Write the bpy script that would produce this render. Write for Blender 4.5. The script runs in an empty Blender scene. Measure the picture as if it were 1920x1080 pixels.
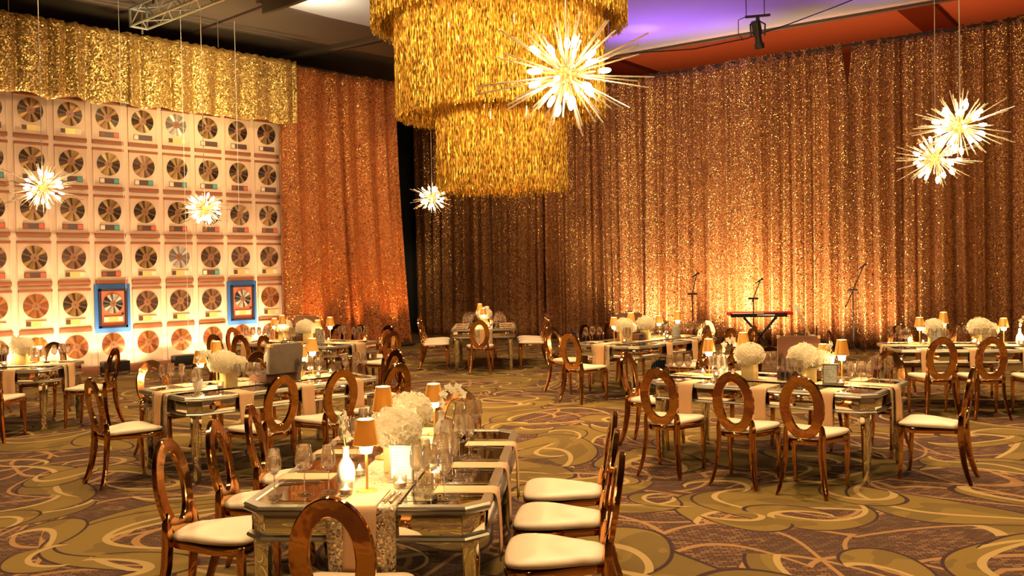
import bpy, math, random
from mathutils import Vector, Matrix
PI = math.pi
sin, cos = math.sin, math.cos
D = bpy.data
SC = bpy.context.scene
COL = SC.collection
# ------------------------------------------------------------------ camera, world, exposure
cam = D.cameras.new('camera'); cam.lens = 1750 * 36 / 1920; cam.sensor_width = 36; cam.clip_end = 200
camo = D.objects.new('camera', cam); COL.objects.link(camo); SC.camera = camo
PITCH, ROLL, CAMH = -.020, -.019, 1.867
_f = Vector((0, cos(PITCH), sin(PITCH))); _u = Vector((0, -sin(PITCH), cos(PITCH))); _r = Vector((1, 0, 0))
_r2 = _r * cos(ROLL) + _u * sin(ROLL); _u2 = -_r * sin(ROLL) + _u * cos(ROLL)
camo.matrix_world = Matrix(((_r2.x, _u2.x, -_f.x, 0), (_r2.y, _u2.y, -_f.y, 0), (_r2.z, _u2.z, -_f.z, CAMH), (0, 0, 0, 1)))
SC.view_settings.view_transform = 'Standard'; SC.view_settings.look = 'None'
SC.view_settings.exposure = -0.12; SC.view_settings.gamma = 1; SC.view_settings.use_curve_mapping = False
W = D.worlds.new('world'); SC.world = W; W.use_nodes = True
W.node_tree.nodes['Background'].inputs[0].default_value = (1, .62, .33, 1); W.node_tree.nodes['Background'].inputs[1].default_value = .02
SC.cycles.max_bounces = 8; SC.cycles.transparent_max_bounces = 24; SC.cycles.glossy_bounces = 5
SC.cycles.diffuse_bounces = 3; SC.cycles.sample_clamp_indirect = 10; SC.cycles.sample_clamp_direct = 40
SC.cycles.caustics_reflective = False; SC.cycles.caustics_refractive = False

WARM = (1, .66, .32)
def aim(o, loc, to):
    o.location = loc
    o.rotation_euler = (Vector(to) - Vector(loc)).to_track_quat('-Z', 'Y').to_euler()
def area(loc, to, power, size, color=WARM, spread=PI, sy=None):
    l = D.lights.new('added_wash', 'AREA'); l.energy = power; l.color = color; l.size = size; l.spread = spread
    if sy: l.shape = 'RECTANGLE'; l.size_y = sy
    else: l.shape = 'DISK'
    o = D.objects.new('added_wash', l); COL.objects.link(o); aim(o, loc, to); return o
def spot(loc, to, power, ang, color=WARM, r=.06, blend=.6):
    l = D.lights.new('spot_beam', 'SPOT'); l.energy = power; l.color = color; l.spot_size = ang; l.spot_blend = blend; l.shadow_soft_size = r
    o = D.objects.new('spot_beam', l); COL.objects.link(o); aim(o, loc, to); return o
# added unseen downlights that light the carpet (disc fittings are built below)
DOWN = [(-5.5, 4), (0, 3), (5.5, 4), (-4.5, 9.5), (1.6, 8.6), (6.5, 9), (-3.3, 14), (2.6, 14.5), (7.5, 13.5), (-.6, 18.5), (0, -3)]
for x, y in DOWN:
    area((x, y, 7.0), (x, y, 0), 58 if y < 16 else 14, .5, (1, .62, .31), 1.9)
# added unseen spots to brighten the tinsel chandelier
for x, y in ((-3.5, 3.0), (3.2, 3.4), (0, .5)):
    spot((x, y, 4.6), (-.1, 12, 4.6), 8500, .42, (1, .74, .36), .35)
# record wall and curtain frames (metres): LA/RA are points on the planes
LA, LY = Vector((-9.11, 16.97, 0)), .811
RA, RY = Vector((3.27, 23.22, 0)), -.632
def LP(s, off, z):      # off > 0 towards the room
    return LA + Vector((cos(LY), sin(LY), 0)) * s + Vector((sin(LY), -cos(LY), 0)) * off + Vector((0, 0, z))
def RP(s, off, z):
    return RA + Vector((cos(RY), sin(RY), 0)) * s + Vector((sin(RY), -cos(RY), 0)) * off + Vector((0, 0, z))
UPL = [-1.35, .06, 1.47, 2.88, 4.29, 5.45]
for k in range(-2, 8):
    s = .061 + .706 * k
    spot(LP(s, .26, .05), LP(s, .06, 1.3), 300, 1.0, (1, .76, .46), .03, 1)
    spot(LP(s, .55, .10), LP(s, .0, .9), 150, 2.0, (1, .70, .38), .06, 1)
    spot(LP(s, .70, .28), LP(s, .0, 3.2), 130, 1.0, (1, .64, .34), .05, 1)
area(LP(2.6, 5.5, 6.9), LP(2.6, 0, 2.6), 18, 1.2, (1, .56, .32), 1.6)          # added front wash to brighten the records, no fitting
area(LP(3.0, 4.5, 4.6), LP(3.5, 0, 6.2), 60, .8, (1, .78, .36), 1.3)            # added wash to brighten the valance, no fitting
for s in (6.4, 7.6, 8.7): spot(LP(s, .8, .12), LP(s, .05, 2.4), 230, 1.2, (1, .42, .12), .05, 1)
for s, p in ((-1.2, 60), (.0, 200), (.9, 350), (1.8, 450), (2.7, 520), (3.6, 520), (4.5, 400), (5.6, 200), (7.2, 50)):
    spot(RP(s, 1.1, .15), RP(s, .0, 1.5), p * 3.2, 1.65, (1, .70, .44), .12, 1)
for s in (-1.5, 2.5, 6.5, 10): area(RP(s, 5.0, 6.9), RP(s, 0, 3.0), 30 if s > 0 else 20, .8, (1, .66, .32), 1.6)  # added overhead wash on the gold drapes, no fitting
# coloured light thrown up behind the drape line
spot(RP(2.6, .9, 5.2), RP(2.3, 2.3, 7.2), 420, 2.2, (.38, .15, 1), .1, 1)
spot(RP(.9, 1.4, 5.4), RP(.8, 2.4, 7.2), 420, 2.2, (.38, .15, 1), .1, 1)
spot(RP(6.4, 1.2, 5.4), RP(6.4, 2.4, 7.2), 300, 2.2, (.36, .14, 1), .1, 1)
spot(RP(1.2, 1.7, 6.2), RP(1.1, 1.9, 7.2), 22, .9, (.8, .8, 1), .1, .7)
for s in (-.8, 2.6, 5.6, 8.6): spot(RP(s, -1.2, 4.0), RP(s, -1.8, 7.5), 420, 2.0, (1, .12, .02), .1, 1)

# ------------------------------------------------------------------ node helper
class X:
    def __init__(s, nt, k): s.nt, s.k = nt, k
    def _m(s, op, *a, clamp=False):
        n = s.nt.nodes.new('ShaderNodeMath'); n.operation = op; n.use_clamp = clamp
        for i, v in enumerate(a):
            if isinstance(v, X): s.nt.links.new(v.k, n.inputs[i])
            else: n.inputs[i].default_value = v
        return X(s.nt, n.outputs[0])
    def __add__(s, o): return s._m('ADD', s, o)
    def __sub__(s, o): return s._m('SUBTRACT', s, o)
    def __rsub__(s, o): return s._m('SUBTRACT', o, s)
    def __mul__(s, o): return s._m('MULTIPLY', s, o)
    def __lt__(s, o): return s._m('LESS_THAN', s, o)
    def __gt__(s, o): return s._m('GREATER_THAN', s, o)
    def abs(s): return s._m('ABSOLUTE', s)
    def sin(s): return s._m('SINE', s)
    def pow(s, p): return s._m('POWER', s, p)
    def max(s, o): return s._m('MAXIMUM', s, o)
    def min(s, o): return s._m('MINIMUM', s, o)
def vm(nt, op, *a):
    n = nt.nodes.new('ShaderNodeVectorMath'); n.operation = op
    for i, v in enumerate(a):
        if isinstance(v, X): nt.links.new(v.k, n.inputs[i])
        elif isinstance(v, (int, float)) and op == 'SCALE' and i == 1: n.inputs['Scale'].default_value = v
        else: n.inputs[i].default_value = v
    return X(nt, n.outputs['Value' if op in ('LENGTH', 'DOT_PRODUCT', 'DISTANCE') else 'Vector'])
def mixc(nt, f, a, b):
    n = nt.nodes.new('ShaderNodeMix'); n.data_type = 'RGBA'
    for i, v in ((0, f), (6, a), (7, b)):
        if isinstance(v, X): nt.links.new(v.k, n.inputs[i])
        elif i: n.inputs[i].default_value = (*v, 1)
        else: n.inputs[i].default_value = v
    return X(nt, n.outputs[2])
def tex(nt, kind, vec, scale, out='Color', **kw):
    n = nt.nodes.new('ShaderNodeTex' + kind)
    if vec is not None: nt.links.new(vec.k, n.inputs['Vector'])
    n.inputs['Scale'].default_value = scale
    for k, v in kw.items():
        if k in n.inputs: n.inputs[k].default_value = v
        else: setattr(n, k, v)
    return {o.name: X(nt, o) for o in n.outputs}
def coord(nt, which='Object'):
    return X(nt, nt.nodes.new('ShaderNodeTexCoord').outputs[which])
def sepx(nt, v):
    n = nt.nodes.new('ShaderNodeSeparateXYZ'); nt.links.new(v.k, n.inputs[0]); return [X(nt, o) for o in n.outputs]
def comb(nt, a, b, c=0.0):
    n = nt.nodes.new('ShaderNodeCombineXYZ')
    for i, v in enumerate((a, b, c)):
        if isinstance(v, X): nt.links.new(v.k, n.inputs[i])
        else: n.inputs[i].default_value = v
    return X(nt, n.outputs[0])
def mat(name, col=(.5, .5, .5), metal=0, rough=.5, emit=None, es=0, **kw):
    m = D.materials.new(name); m.use_nodes = True
    b = m.node_tree.nodes['Principled BSDF']
    b.inputs['Base Color'].default_value = (*col, 1); b.inputs['Metallic'].default_value = metal; b.inputs['Roughness'].default_value = rough
    if emit: b.inputs['Emission Color'].default_value = (*emit, 1); b.inputs['Emission Strength'].default_value = es
    for k, v in kw.items(): b.inputs[k.replace('_', ' ')].default_value = v
    return m
def bs(m): return m.node_tree, m.node_tree.nodes['Principled BSDF']
def link(nt, x, sock): nt.links.new(x.k, sock)
def bump(m, h, strength=.3, dist=.01):
    nt, b = bs(m); n = nt.nodes.new('ShaderNodeBump'); n.inputs['Strength'].default_value = strength; n.inputs['Distance'].default_value = dist
    link(nt, h, n.inputs['Height']); nt.links.new(n.outputs[0], b.inputs['Normal'])

def sequin(name, cloth, gold, scale=55, k=1.5, rough=.3, cover=.62, stretch=1.0, trans=0.0, lo=.5):
    """cloth with discs of polished gold, every cell tipped its own way"""
    m = mat(name, cloth, 0, .7); nt, b = bs(m)
    uv = coord(nt, 'UV')
    if stretch != 1: uv = vm(nt, 'MULTIPLY', uv, (1, stretch, 1))
    v = tex(nt, 'Voronoi', uv, scale, voronoi_dimensions='2D')
    g = nt.nodes.new('ShaderNodeNewGeometry'); r = sepx(nt, v['Color'])
    wn2 = (r[0] * 7.13 + r[1] * 3.7)._m('FRACT', r[0] * 7.13 + r[1] * 3.7)
    kk = (wn2 > .55) * k + .35 * k
    nrm = vm(nt, 'NORMALIZE', vm(nt, 'ADD', X(nt, g.outputs['Normal']), vm(nt, 'MULTIPLY', vm(nt, 'SUBTRACT', v['Color'], (.5, .5, .5)), comb(nt, kk, kk, kk))))
    on = (r[2] < cover) * (v['Distance'] < .55)
    wn = tex(nt, 'Noise', uv, 1.3)['Fac']
    c = mixc(nt, on, mixc(nt, wn, cloth, tuple(x * .62 for x in cloth)), mixc(nt, r[0], tuple(x * lo for x in gold), tuple(min(1, x * 1.2) for x in gold)))
    link(nt, c, b.inputs['Base Color']); link(nt, on * .92, b.inputs['Metallic']); link(nt, on * (rough - .7) + .7, b.inputs['Roughness'])
    link(nt, nrm, b.inputs['Normal'])
    if trans:
        t = nt.nodes.new('ShaderNodeBsdfTranslucent'); link(nt, c, t.inputs['Color'])
        mx = nt.nodes.new('ShaderNodeMixShader'); mx.inputs[0].default_value = trans
        nt.links.new(b.outputs[0], mx.inputs[1]); nt.links.new(t.outputs[0], mx.inputs[2])
        nt.links.new(mx.outputs[0], nt.nodes['Material Output'].inputs['Surface'])
    return m

M = {}
M['drape'] = sequin('sequin_gold_drape', (.27, .085, .016), (.86, .48, .15), 58, 1.7, .26, .5)
M['drape_orange'] = sequin('sequin_orange_drape', (.50, .13, .02), (.9, .5, .17), 54, 1.5, .28, .3)
M['valance'] = sequin('sequin_yellow_valance', (.42, .22, .04), (.9, .60, .20), 42, 1.1, .32, .65)
M['runner'] = sequin('sequin_champagne_runner', (.5, .36, .2), (.8, .6, .38), 110, .8, .35, .6)
M['tinsel'] = sequin('tinsel_gold', (.95, .45, .05), (1, .55, .08), 60, 2.6, .2, .9, .3, .3, .10)
M['rose_gold'] = mat('polished_rose_gold', (.60, .30, .115), 1, .09)
nt, b = bs(M['rose_gold']); n = tex(nt, 'Noise', coord(nt), 9, Detail=2.0)['Fac']; bump(M['rose_gold'], n, .12, .02)
M['vinyl'] = mat('cream_vinyl_seat', (.78, .60, .41), 0, .45)
nt, b = bs(M['vinyl']); bump(M['vinyl'], tex(nt, 'Noise', coord(nt), 220)['Fac'], .08, .002)
M['silver'] = mat('antique_silver_trim', (.62, .56, .46), .85, .3)
nt, b = bs(M['silver']); link(nt, mixc(nt, tex(nt, 'Noise', coord(nt), 14)['Fac'], (.34, .29, .21), (.50, .45, .35)), b.inputs['Base Color'])
M['mirror'] = mat('mirror_glass', (.80, .78, .68), 1, .03)
M['mirror_border'] = mat('bevelled_mirror_border', (.62, .60, .52), 1, .06)
M['gold'] = mat('brushed_gold_shade', (.90, .58, .17), .85, .36)
nt, b = bs(M['gold']); bump(M['gold'], tex(nt, 'Noise', coord(nt), 60)['Fac'], .12, .003)
nt, b = bs(M['gold']); t_ = nt.nodes.new('ShaderNodeBsdfTranslucent'); t_.inputs[0].default_value = (.95, .52, .10, 1); x_ = nt.nodes.new('ShaderNodeMixShader'); x_.inputs[0].default_value = .07
nt.links.new(b.outputs[0], x_.inputs[1]); nt.links.new(t_.outputs[0], x_.inputs[2])
M['shade'] = M['gold'].copy(); M['shade'].name = 'gold_paper_shade'; nt2 = M['shade'].node_tree; nt2.links.new(nt2.nodes['Mix Shader'].outputs[0], nt2.nodes['Material Output'].inputs[0])
M['bulb'] = mat('lit_bulb', (1, .9, .7), 0, .4, (1, .82, .5), 46)
M['lampglow'] = mat('lit_lamp_diffuser', (1, .9, .7), 0, .4, (1, .72, .36), 420)
M['flame'] = mat('candle_flame', (1, .8, .4), 0, .4, (1, .66, .25), 60)
M['wax'] = mat('cream_wax', (.9, .8, .6), 0, .5, Subsurface_Weight=.2)
M['petal'] = mat('white_petals', (.86, .82, .68), 0, .6)
nt, b = bs(M['petal']); link(nt, mixc(nt, tex(nt, 'Noise', coord(nt), 30)['Fac'], (.96, .88, .70), (.84, .74, .52)), b.inputs['Base Color'])
t_ = nt.nodes.new('ShaderNodeBsdfTranslucent'); t_.inputs[0].default_value = (.96, .86, .64, 1); x_ = nt.nodes.new('ShaderNodeMixShader'); x_.inputs[0].default_value = .4
nt.links.new(b.outputs[0], x_.inputs[1]); nt.links.new(t_.outputs[0], x_.inputs[2]); nt.links.new(x_.outputs[0], nt.nodes['Material Output'].inputs[0])
M['green'] = mat('green_stem', (.16, .24, .05), 0, .5)
M['white_vase'] = mat('white_ceramic', (.86, .80, .68), 0, .2)
M['gold_vase'] = mat('gold_leaf_vase', (.9, .68, .28), .55, .3)
M['napkin'] = mat('tan_linen', (.54, .30, .14), 0, .8)
nt, b = bs(M['napkin']); bump(M['napkin'], tex(nt, 'Noise', coord(nt), 160)['Fac'], .2, .003)
M['cutlery'] = mat('polished_steel', (.75, .72, .66), 1, .15)
M['paper'] = mat('menu_paper', (.8, .76, .62), 0, .6)
nt, b = bs(M['paper']); c = coord(nt); q = sepx(nt, c)
ln = (q[2] * 420).sin() > .2; wd = tex(nt, 'Noise', vm(nt, 'MULTIPLY', c, (90, 90, 60)), 1.4)['Fac'] > .47
inside = (q[0].abs() < .048) * ((q[2] - .10).abs() < .062)
link(nt, mixc(nt, ln * wd * inside * .8, (.74, .72, .58), (.16, .15, .1)), b.inputs['Base Color'])
M['case'] = mat('brown_leatherette', (.13, .045, .013), 0, .8)
nt, b = bs(M['case']); bump(M['case'], tex(nt, 'Voronoi', coord(nt), 200)['Distance'], .3, .002)
M['grey_case'] = mat('worn_grey_lining', (.33, .24, .16), 0, .6)
nt, b = bs(M['grey_case']); link(nt, mixc(nt, tex(nt, 'Noise', coord(nt), 12, Detail=4.0)['Fac'], (.24, .17, .11), (.12, .08, .05)), b.inputs['Base Color'])
M['black'] = mat('black_metal', (.015, .013, .012), .3, .35)
M['black_satin'] = mat('black_cloth', (.012, .010, .010), 0, .9)
M['red'] = mat('red_lacquer', (.75, .02, .03), 0, .35)
M['white'] = mat('white_plastic', (.85, .83, .78), 0, .35)
M['navy'] = mat('navy_nylon', (.03, .06, .13), 0, .7)
nt, b = bs(M['navy']); link(nt, mixc(nt, (tex(nt, 'Wave', coord(nt), 9)['Fac'] > .75), (.02, .07, .2), (.35, .5, .75)), b.inputs['Base Color'])
M['alu'] = mat('aluminium_tube', (.72, .76, .72), .8, .35)
M['wire'] = mat('steel_wire', (.6, .5, .4), .8, .3)
M['wood'] = mat('blond_guitar_wood', (.75, .46, .2), 0, .3)
# wine glass: refractive wall
def wine_glass_mat(name):
    m = D.materials.new(name); m.use_nodes = True; nt = m.node_tree; nt.nodes.remove(nt.nodes['Principled BSDF'])
    t = nt.nodes.new('ShaderNodeBsdfTransparent'); t.inputs[0].default_value = (.97, .96, .94, 1)
    g = nt.nodes.new('ShaderNodeBsdfGlass'); g.inputs['Roughness'].default_value = .02; g.inputs['IOR'].default_value = 1.48
    mx = nt.nodes.new('ShaderNodeMixShader'); mx.inputs[0].default_value = .5
    nt.links.new(t.outputs[0], mx.inputs[1]); nt.links.new(g.outputs[0], mx.inputs[2]); nt.links.new(mx.outputs[0], nt.nodes['Material Output'].inputs[0])
    return m
M['glass'] = wine_glass_mat('clear_wine_glass')
M['rod'] = mat('clear_acrylic_rod', (.62, .46, .28), .0, .2, Transmission_Weight=.6)
# vinyl records and their mounts
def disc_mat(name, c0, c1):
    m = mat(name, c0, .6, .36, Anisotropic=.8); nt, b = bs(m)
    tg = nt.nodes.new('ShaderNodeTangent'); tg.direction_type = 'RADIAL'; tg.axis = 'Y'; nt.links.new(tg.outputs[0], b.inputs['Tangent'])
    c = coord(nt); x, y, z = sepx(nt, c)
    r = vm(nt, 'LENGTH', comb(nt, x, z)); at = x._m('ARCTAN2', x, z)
    st = tex(nt, 'Noise', comb(nt, (at * 2).sin() * 1.3, (at * 2 + 1.57).sin() * 1.3, r * .6), .95, Detail=0.0)['Fac']  # bow-tie sheen painted into the disc colour, as in a print
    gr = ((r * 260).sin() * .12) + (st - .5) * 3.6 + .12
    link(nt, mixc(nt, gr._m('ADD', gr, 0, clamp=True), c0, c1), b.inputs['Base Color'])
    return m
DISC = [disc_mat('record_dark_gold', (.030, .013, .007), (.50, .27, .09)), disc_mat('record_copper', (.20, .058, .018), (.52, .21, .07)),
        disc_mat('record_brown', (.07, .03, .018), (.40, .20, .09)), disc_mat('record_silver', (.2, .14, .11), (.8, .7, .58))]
M['mount'] = mat('cream_mount_board', (.68, .46, .31), 0, .7)
M['ledge'] = mat('terracotta_shade_ledge', (.26, .075, .022), 0, .6)  # tone of the shadow strips at the record frames
M['panel'] = mat('backdrop_cream', (.70, .48, .33), 0, .7)
M['blue'] = mat('blue_backing', (.03, .13, .42), 0, .6)
M['darkframe'] = mat('black_frame', (.02, .018, .03), 0, .4)
M['redmount'] = mat('red_mount', (.62, .12, .05), 0, .6)
M['plaque_gold'] = mat('gold_plaque', (.72, .5, .18), .4, .35)
M['plaque_dark'] = mat('dark_plaque', (.09, .035, .022), 0, .4)
for k, a, c in (('tip_teal', (.05, .3, .28), 0), ('tip_red', (.6, .10, .04), 0), ('tip_cream', (.75, .55, .36), 0)): M[k] = mat(k, a, 0, .5)
M['label'] = mat('record_label', (.26, .11, .05), .3, .4)
# walls, ceiling, carpet
M['wall'] = mat('brown_wall_paint', (.30, .17, .09), 0, .8)
nt, b = bs(M['wall']); link(nt, mixc(nt, tex(nt, 'Noise', coord(nt), .8)['Fac'], (.33, .19, .10), (.25, .14, .07)), b.inputs['Base Color'])
M['ceiling'] = mat('taupe_ceiling', (.16, .12, .08), 0, .9)
nt, b = bs(M['ceiling']); link(nt, mixc(nt, tex(nt, 'Noise', coord(nt), .5)['Fac'], (.115, .078, .045), (.085, .058, .036)), b.inputs['Base Color'])
M['ceiling_pale'] = mat('pale_ceiling', (.40, .38, .38), 0, .9)
M['ceiling_beam'] = mat('brown_beam', (.10, .055, .04), 0, .8)
M['base'] = mat('red_brown_wood', (.30, .10, .04), 0, .5)

def carpet():
    m = mat('swirl_carpet', (.2, .15, .05), 0, .95); nt, b = bs(m)
    P0 = coord(nt)
    wob = vm(nt, 'SCALE', vm(nt, 'SUBTRACT', tex(nt, 'Noise', P0, .55, Detail=0.0)['Color'], (.5, .5, .5)), 1.3)
    P = vm(nt, 'MULTIPLY', vm(nt, 'ADD', P0, wob), (1, 1, 0))
    # woven ground: little brick dashes in aubergine, brown and rust
    br = nt.nodes.new('ShaderNodeTexBrick'); nt.links.new(P0.k, br.inputs['Vector'])
    for k, v in (('Scale', 6.0), ('Mortar Size', .022), ('Brick Width', .42), ('Row Height', .2), ('Bias', -.3)): br.inputs[k].default_value = v
    br.inputs['Color1'].default_value = (.10, .046, .028, 1); br.inputs['Color2'].default_value = (.29, .155, .07, 1); br.inputs['Mortar'].default_value = (.030, .013, .011, 1)
    patch = tex(nt, 'Noise', P, 1.1)['Fac'] > .5
    ground = mixc(nt, patch * .6, X(nt, br.outputs['Color']), (.070, .036, .022))
    def cell(scale, off, rnd=.85):
        q = vm(nt, 'ADD', vm(nt, 'SCALE', P, scale), off)
        v = tex(nt, 'Voronoi', q, 1.0, voronoi_dimensions='2D', Randomness=rnd)
        return q, v
    def lines(col, scale, off, n, w, rlo=.0):
        q, v = cell(scale, off)
        d = vm(nt, 'LENGTH', vm(nt, 'SUBTRACT', q, v['Position']))
        f = ((d * PI * n).sin().abs() < w) * (d > rlo)
        return mixc(nt, f, col, TAN)
    TAN = (.32, .165, .062)
    OLIVE = mixc(nt, tex(nt, 'Noise', P, 1.5)['Fac'] > .52, (.205, .126, .030), (.155, .094, .025))
    col = ground
    col = lines(col, .62, (3.3, 1.7, 0), 2.6, .10, .12)
    col = lines(col, .9, (7.1, 4.2, 0), 1.9, .11, .1)
    col = lines(col, .45, (1.1, 9.2, 0), 3.2, .08, .1)
    for scale, off, r1, r2, kk in ((.42, (.4, .2, 0), .52, .45, .66), (.66, (5.2, 8.8, 0), .46, .38, .62), (1.0, (2.6, 6.1, 0), .33, .29, .5)):
        q, v = cell(scale, off, .9)
        a = vm(nt, 'SUBTRACT', q, v['Position'])
        o = vm(nt, 'SCALE', vm(nt, 'MULTIPLY', vm(nt, 'SUBTRACT', v['Color'], (.5, .5, .5)), (1, 1, 0)), kk)
        d1 = vm(nt, 'LENGTH', a); d2 = vm(nt, 'LENGTH', vm(nt, 'SUBTRACT', a, o))
        ins = (d1 < r1) * (d2 > r2)
        w = .013 * scale / .55
        e1 = ((d1 - r1).abs() < w * .55) * (d2 > r2)
        e2 = ((d2 - r2).abs() < w) * (d1 < r1)
        col = mixc(nt, ins, col, OLIVE)
        col = mixc(nt, e1, col, (.045, .02, .02))
        col = mixc(nt, e2, col, (.40, .26, .10))
    fine = tex(nt, 'Noise', P0, 130)['Fac']
    col = mixc(nt, fine * .35, col, (.03, .02, .012))
    link(nt, col, b.inputs['Base Color'])
    bump(m, fine, .4, .006)
    b.inputs['Specular IOR Level'].default_value = .1
    return m
M['carpet'] = carpet()

# ------------------------------------------------------------------ mesh helpers
class B:
    def __init__(s): s.v = []; s.f = []; s.uv = None; s.mi = []
    def add(s, vs, fs, mi=0):
        n = len(s.v); s.v += [tuple(v) for v in vs]; s.f += [tuple(i + n for i in f) for f in fs]; s.mi += [mi] * len(fs); return s
    def box(s, c, d, top=1.0, mi=0, rz=0, rx=0):
        x, y, z = (k / 2 for k in d); R = Matrix.Rotation(rz, 3, 'Z') @ Matrix.Rotation(rx, 3, 'X')
        vs = [Vector(c) + R @ Vector(p) for p in ((-x, -y, -z), (x, -y, -z), (x, y, -z), (-x, y, -z), (-x * top, -y * top, z), (x * top, -y * top, z), (x * top, y * top, z), (-x * top, y * top, z))]
        return s.add(vs, [(0, 3, 2, 1), (4, 5, 6, 7), (0, 1, 5, 4), (1, 2, 6, 5), (2, 3, 7, 6), (3, 0, 4, 7)], mi)
    def lathe(s, prof, seg=20, c=(0, 0, 0), mi=0, sy=1.0):
        vs = []; fs = []
        for r, z in prof:
            for i in range(seg): a = 2 * PI * i / seg; vs.append((c[0] + r * cos(a), c[1] + r * sin(a) * sy, c[2] + z))
        for j in range(len(prof) - 1):
            for i in range(seg): k = (i + 1) % seg; fs.append((j * seg + i, j * seg + k, (j + 1) * seg + k, (j + 1) * seg + i))
        return s.add(vs, fs, mi)
    def sweep(s, pts, w, h, mi=0, up=(0, 0, 1), cap=True, seg=4):
        """rectangular (seg 4) or round section along pts; w, h a number or one per point"""
        n = len(pts); pts = [Vector(p) for p in pts]; vs = []; fs = []
        side0 = None
        for i, p in enumerate(pts):
            t = (pts[min(i + 1, n - 1)] - pts[max(i - 1, 0)]).normalized()
            u = Vector(up); sd = t.cross(u)
            if sd.length < 1e-4: sd = t.cross(Vector((1, 0, 0)))
            sd.normalize(); nn = sd.cross(t).normalized()
            ww = w[i] if isinstance(w, (list, tuple)) else w; hh = h[i] if isinstance(h, (list, tuple)) else h
            for k in range(seg):
                a = 2 * PI * (k + .5) / seg; ca, sa = (cos(a), sin(a)) if seg != 4 else ((1 if cos(a) > 0 else -1), (1 if sin(a) > 0 else -1))
                vs.append(p + sd * ca * ww / 2 + nn * sa * hh / 2)
        for i in range(n - 1):
            for k in range(seg): q = (k + 1) % seg; fs.append((i * seg + k, i * seg + q, (i + 1) * seg + q, (i + 1) * seg + k))
        if cap: fs.append(tuple(range(seg - 1, -1, -1))); fs.append(tuple((n - 1) * seg + k for k in range(seg)))
        return s.add(vs, fs, mi)
    def tube(s, pts, r, seg=8, mi=0): return s.sweep(pts, [2 * x for x in r] if isinstance(r, (list, tuple)) else 2 * r, [2 * x for x in r] if isinstance(r, (list, tuple)) else 2 * r, mi, (0.13, .31, .94), True, seg)
    def stack(s, loops, mi=0, cap0=True, cap1=True):
        n = len(loops[0]); vs = [p for l in loops for p in l]; fs = []
        for j in range(len(loops) - 1):
            for i in range(n): k = (i + 1) % n; fs.append((j * n + i, j * n + k, (j + 1) * n + k, (j + 1) * n + i))
        if cap0: fs.append(tuple(range(n - 1, -1, -1)))
        if cap1: fs.append(tuple((len(loops) - 1) * n + i for i in range(n)))
        return s.add(vs, fs, mi)
    def ball(s, c, r, seg=10, rings=6, mi=0, sc=(1, 1, 1)):
        vs = [(c[0], c[1], c[2] - r * sc[2])]; fs = []
        for j in range(1, rings):
            a = -PI / 2 + PI * j / rings
            for i in range(seg): t = 2 * PI * i / seg; vs.append((c[0] + r * sc[0] * cos(a) * cos(t), c[1] + r * sc[1] * cos(a) * sin(t), c[2] + r * sc[2] * sin(a)))
        vs.append((c[0], c[1], c[2] + r * sc[2])); L = len(vs) - 1
        for i in range(seg):
            k = (i + 1) % seg; fs.append((0, 1 + k, 1 + i)); fs.append((L, 1 + (rings - 2) * seg + i, 1 + (rings - 2) * seg + k))
            for j in range(rings - 2): fs.append((1 + j * seg + i, 1 + j * seg + k, 1 + (j + 1) * seg + k, 1 + (j + 1) * seg + i))
        return s.add(vs, fs, mi)
    def mesh(s, name, mats, smooth=True, angle=40, bevel=0):
        me = D.meshes.new(name); me.from_pydata(s.v, [], s.f)
        for m in (mats if isinstance(mats, (list, tuple)) else [mats]): me.materials.append(M[m] if isinstance(m, str) else m)
        if any(s.mi): me.polygons.foreach_set('material_index', s.mi)
        if bevel:
            import bmesh
            bm = bmesh.new(); bm.from_mesh(me); bmesh.ops.recalc_face_normals(bm, faces=bm.faces)
            es = [e for e in bm.edges if len(e.link_faces) == 2 and e.calc_face_angle(0) > .6]
            bmesh.ops.bevel(bm, geom=es, offset=bevel, segments=2, profile=.6, affect='EDGES', clamp_overlap=True)
            bm.to_mesh(me); bm.free()
        if smooth:
            me.polygons.foreach_set('use_smooth', [True] * len(me.polygons))
            me.set_sharp_from_angle(angle=math.radians(angle))
        me.update(); return me

def link_obj(name, data, parent=None, loc=(0, 0, 0), rot=(0, 0, 0), sc=None):
    o = D.objects.new(name, data); COL.objects.link(o)
    if parent: o.parent = parent
    o.location = loc; o.rotation_euler = rot
    if sc: o.scale = sc
    return o
def tag(o, label, cat, group=None, kind=None):
    o['label'] = label; o['category'] = cat
    if group: o['group'] = group
    if kind: o['kind'] = kind
    return o
def struct(o): o['kind'] = 'structure'; return o
PROTO = {}
def proto(kind, parts): PROTO[kind] = parts          # parts: (name, mesh, parent index or None, loc, rot)
def place(kind, name, label, cat, loc, rz=0, group=None, sc=None, swap=None):
    parts = PROTO[kind]
    if len(parts) == 1:
        r = link_obj(name, (swap or {}).get(parts[0][0], parts[0][1]), None, loc, (0, 0, rz), sc)
    else:
        r = link_obj(name, None, None, loc, (0, 0, rz), sc); r.empty_display_size = .1; made = []
        for p in parts:
            me = (swap or {}).get(p[0], p[1])
            o = link_obj(p[0], me, r if p[2] is None else made[p[2]], p[3] if len(p) > 3 else (0, 0, 0), p[4] if len(p) > 4 else (0, 0, 0))
            made.append(o)
    return tag(r, label, cat, group)

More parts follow.
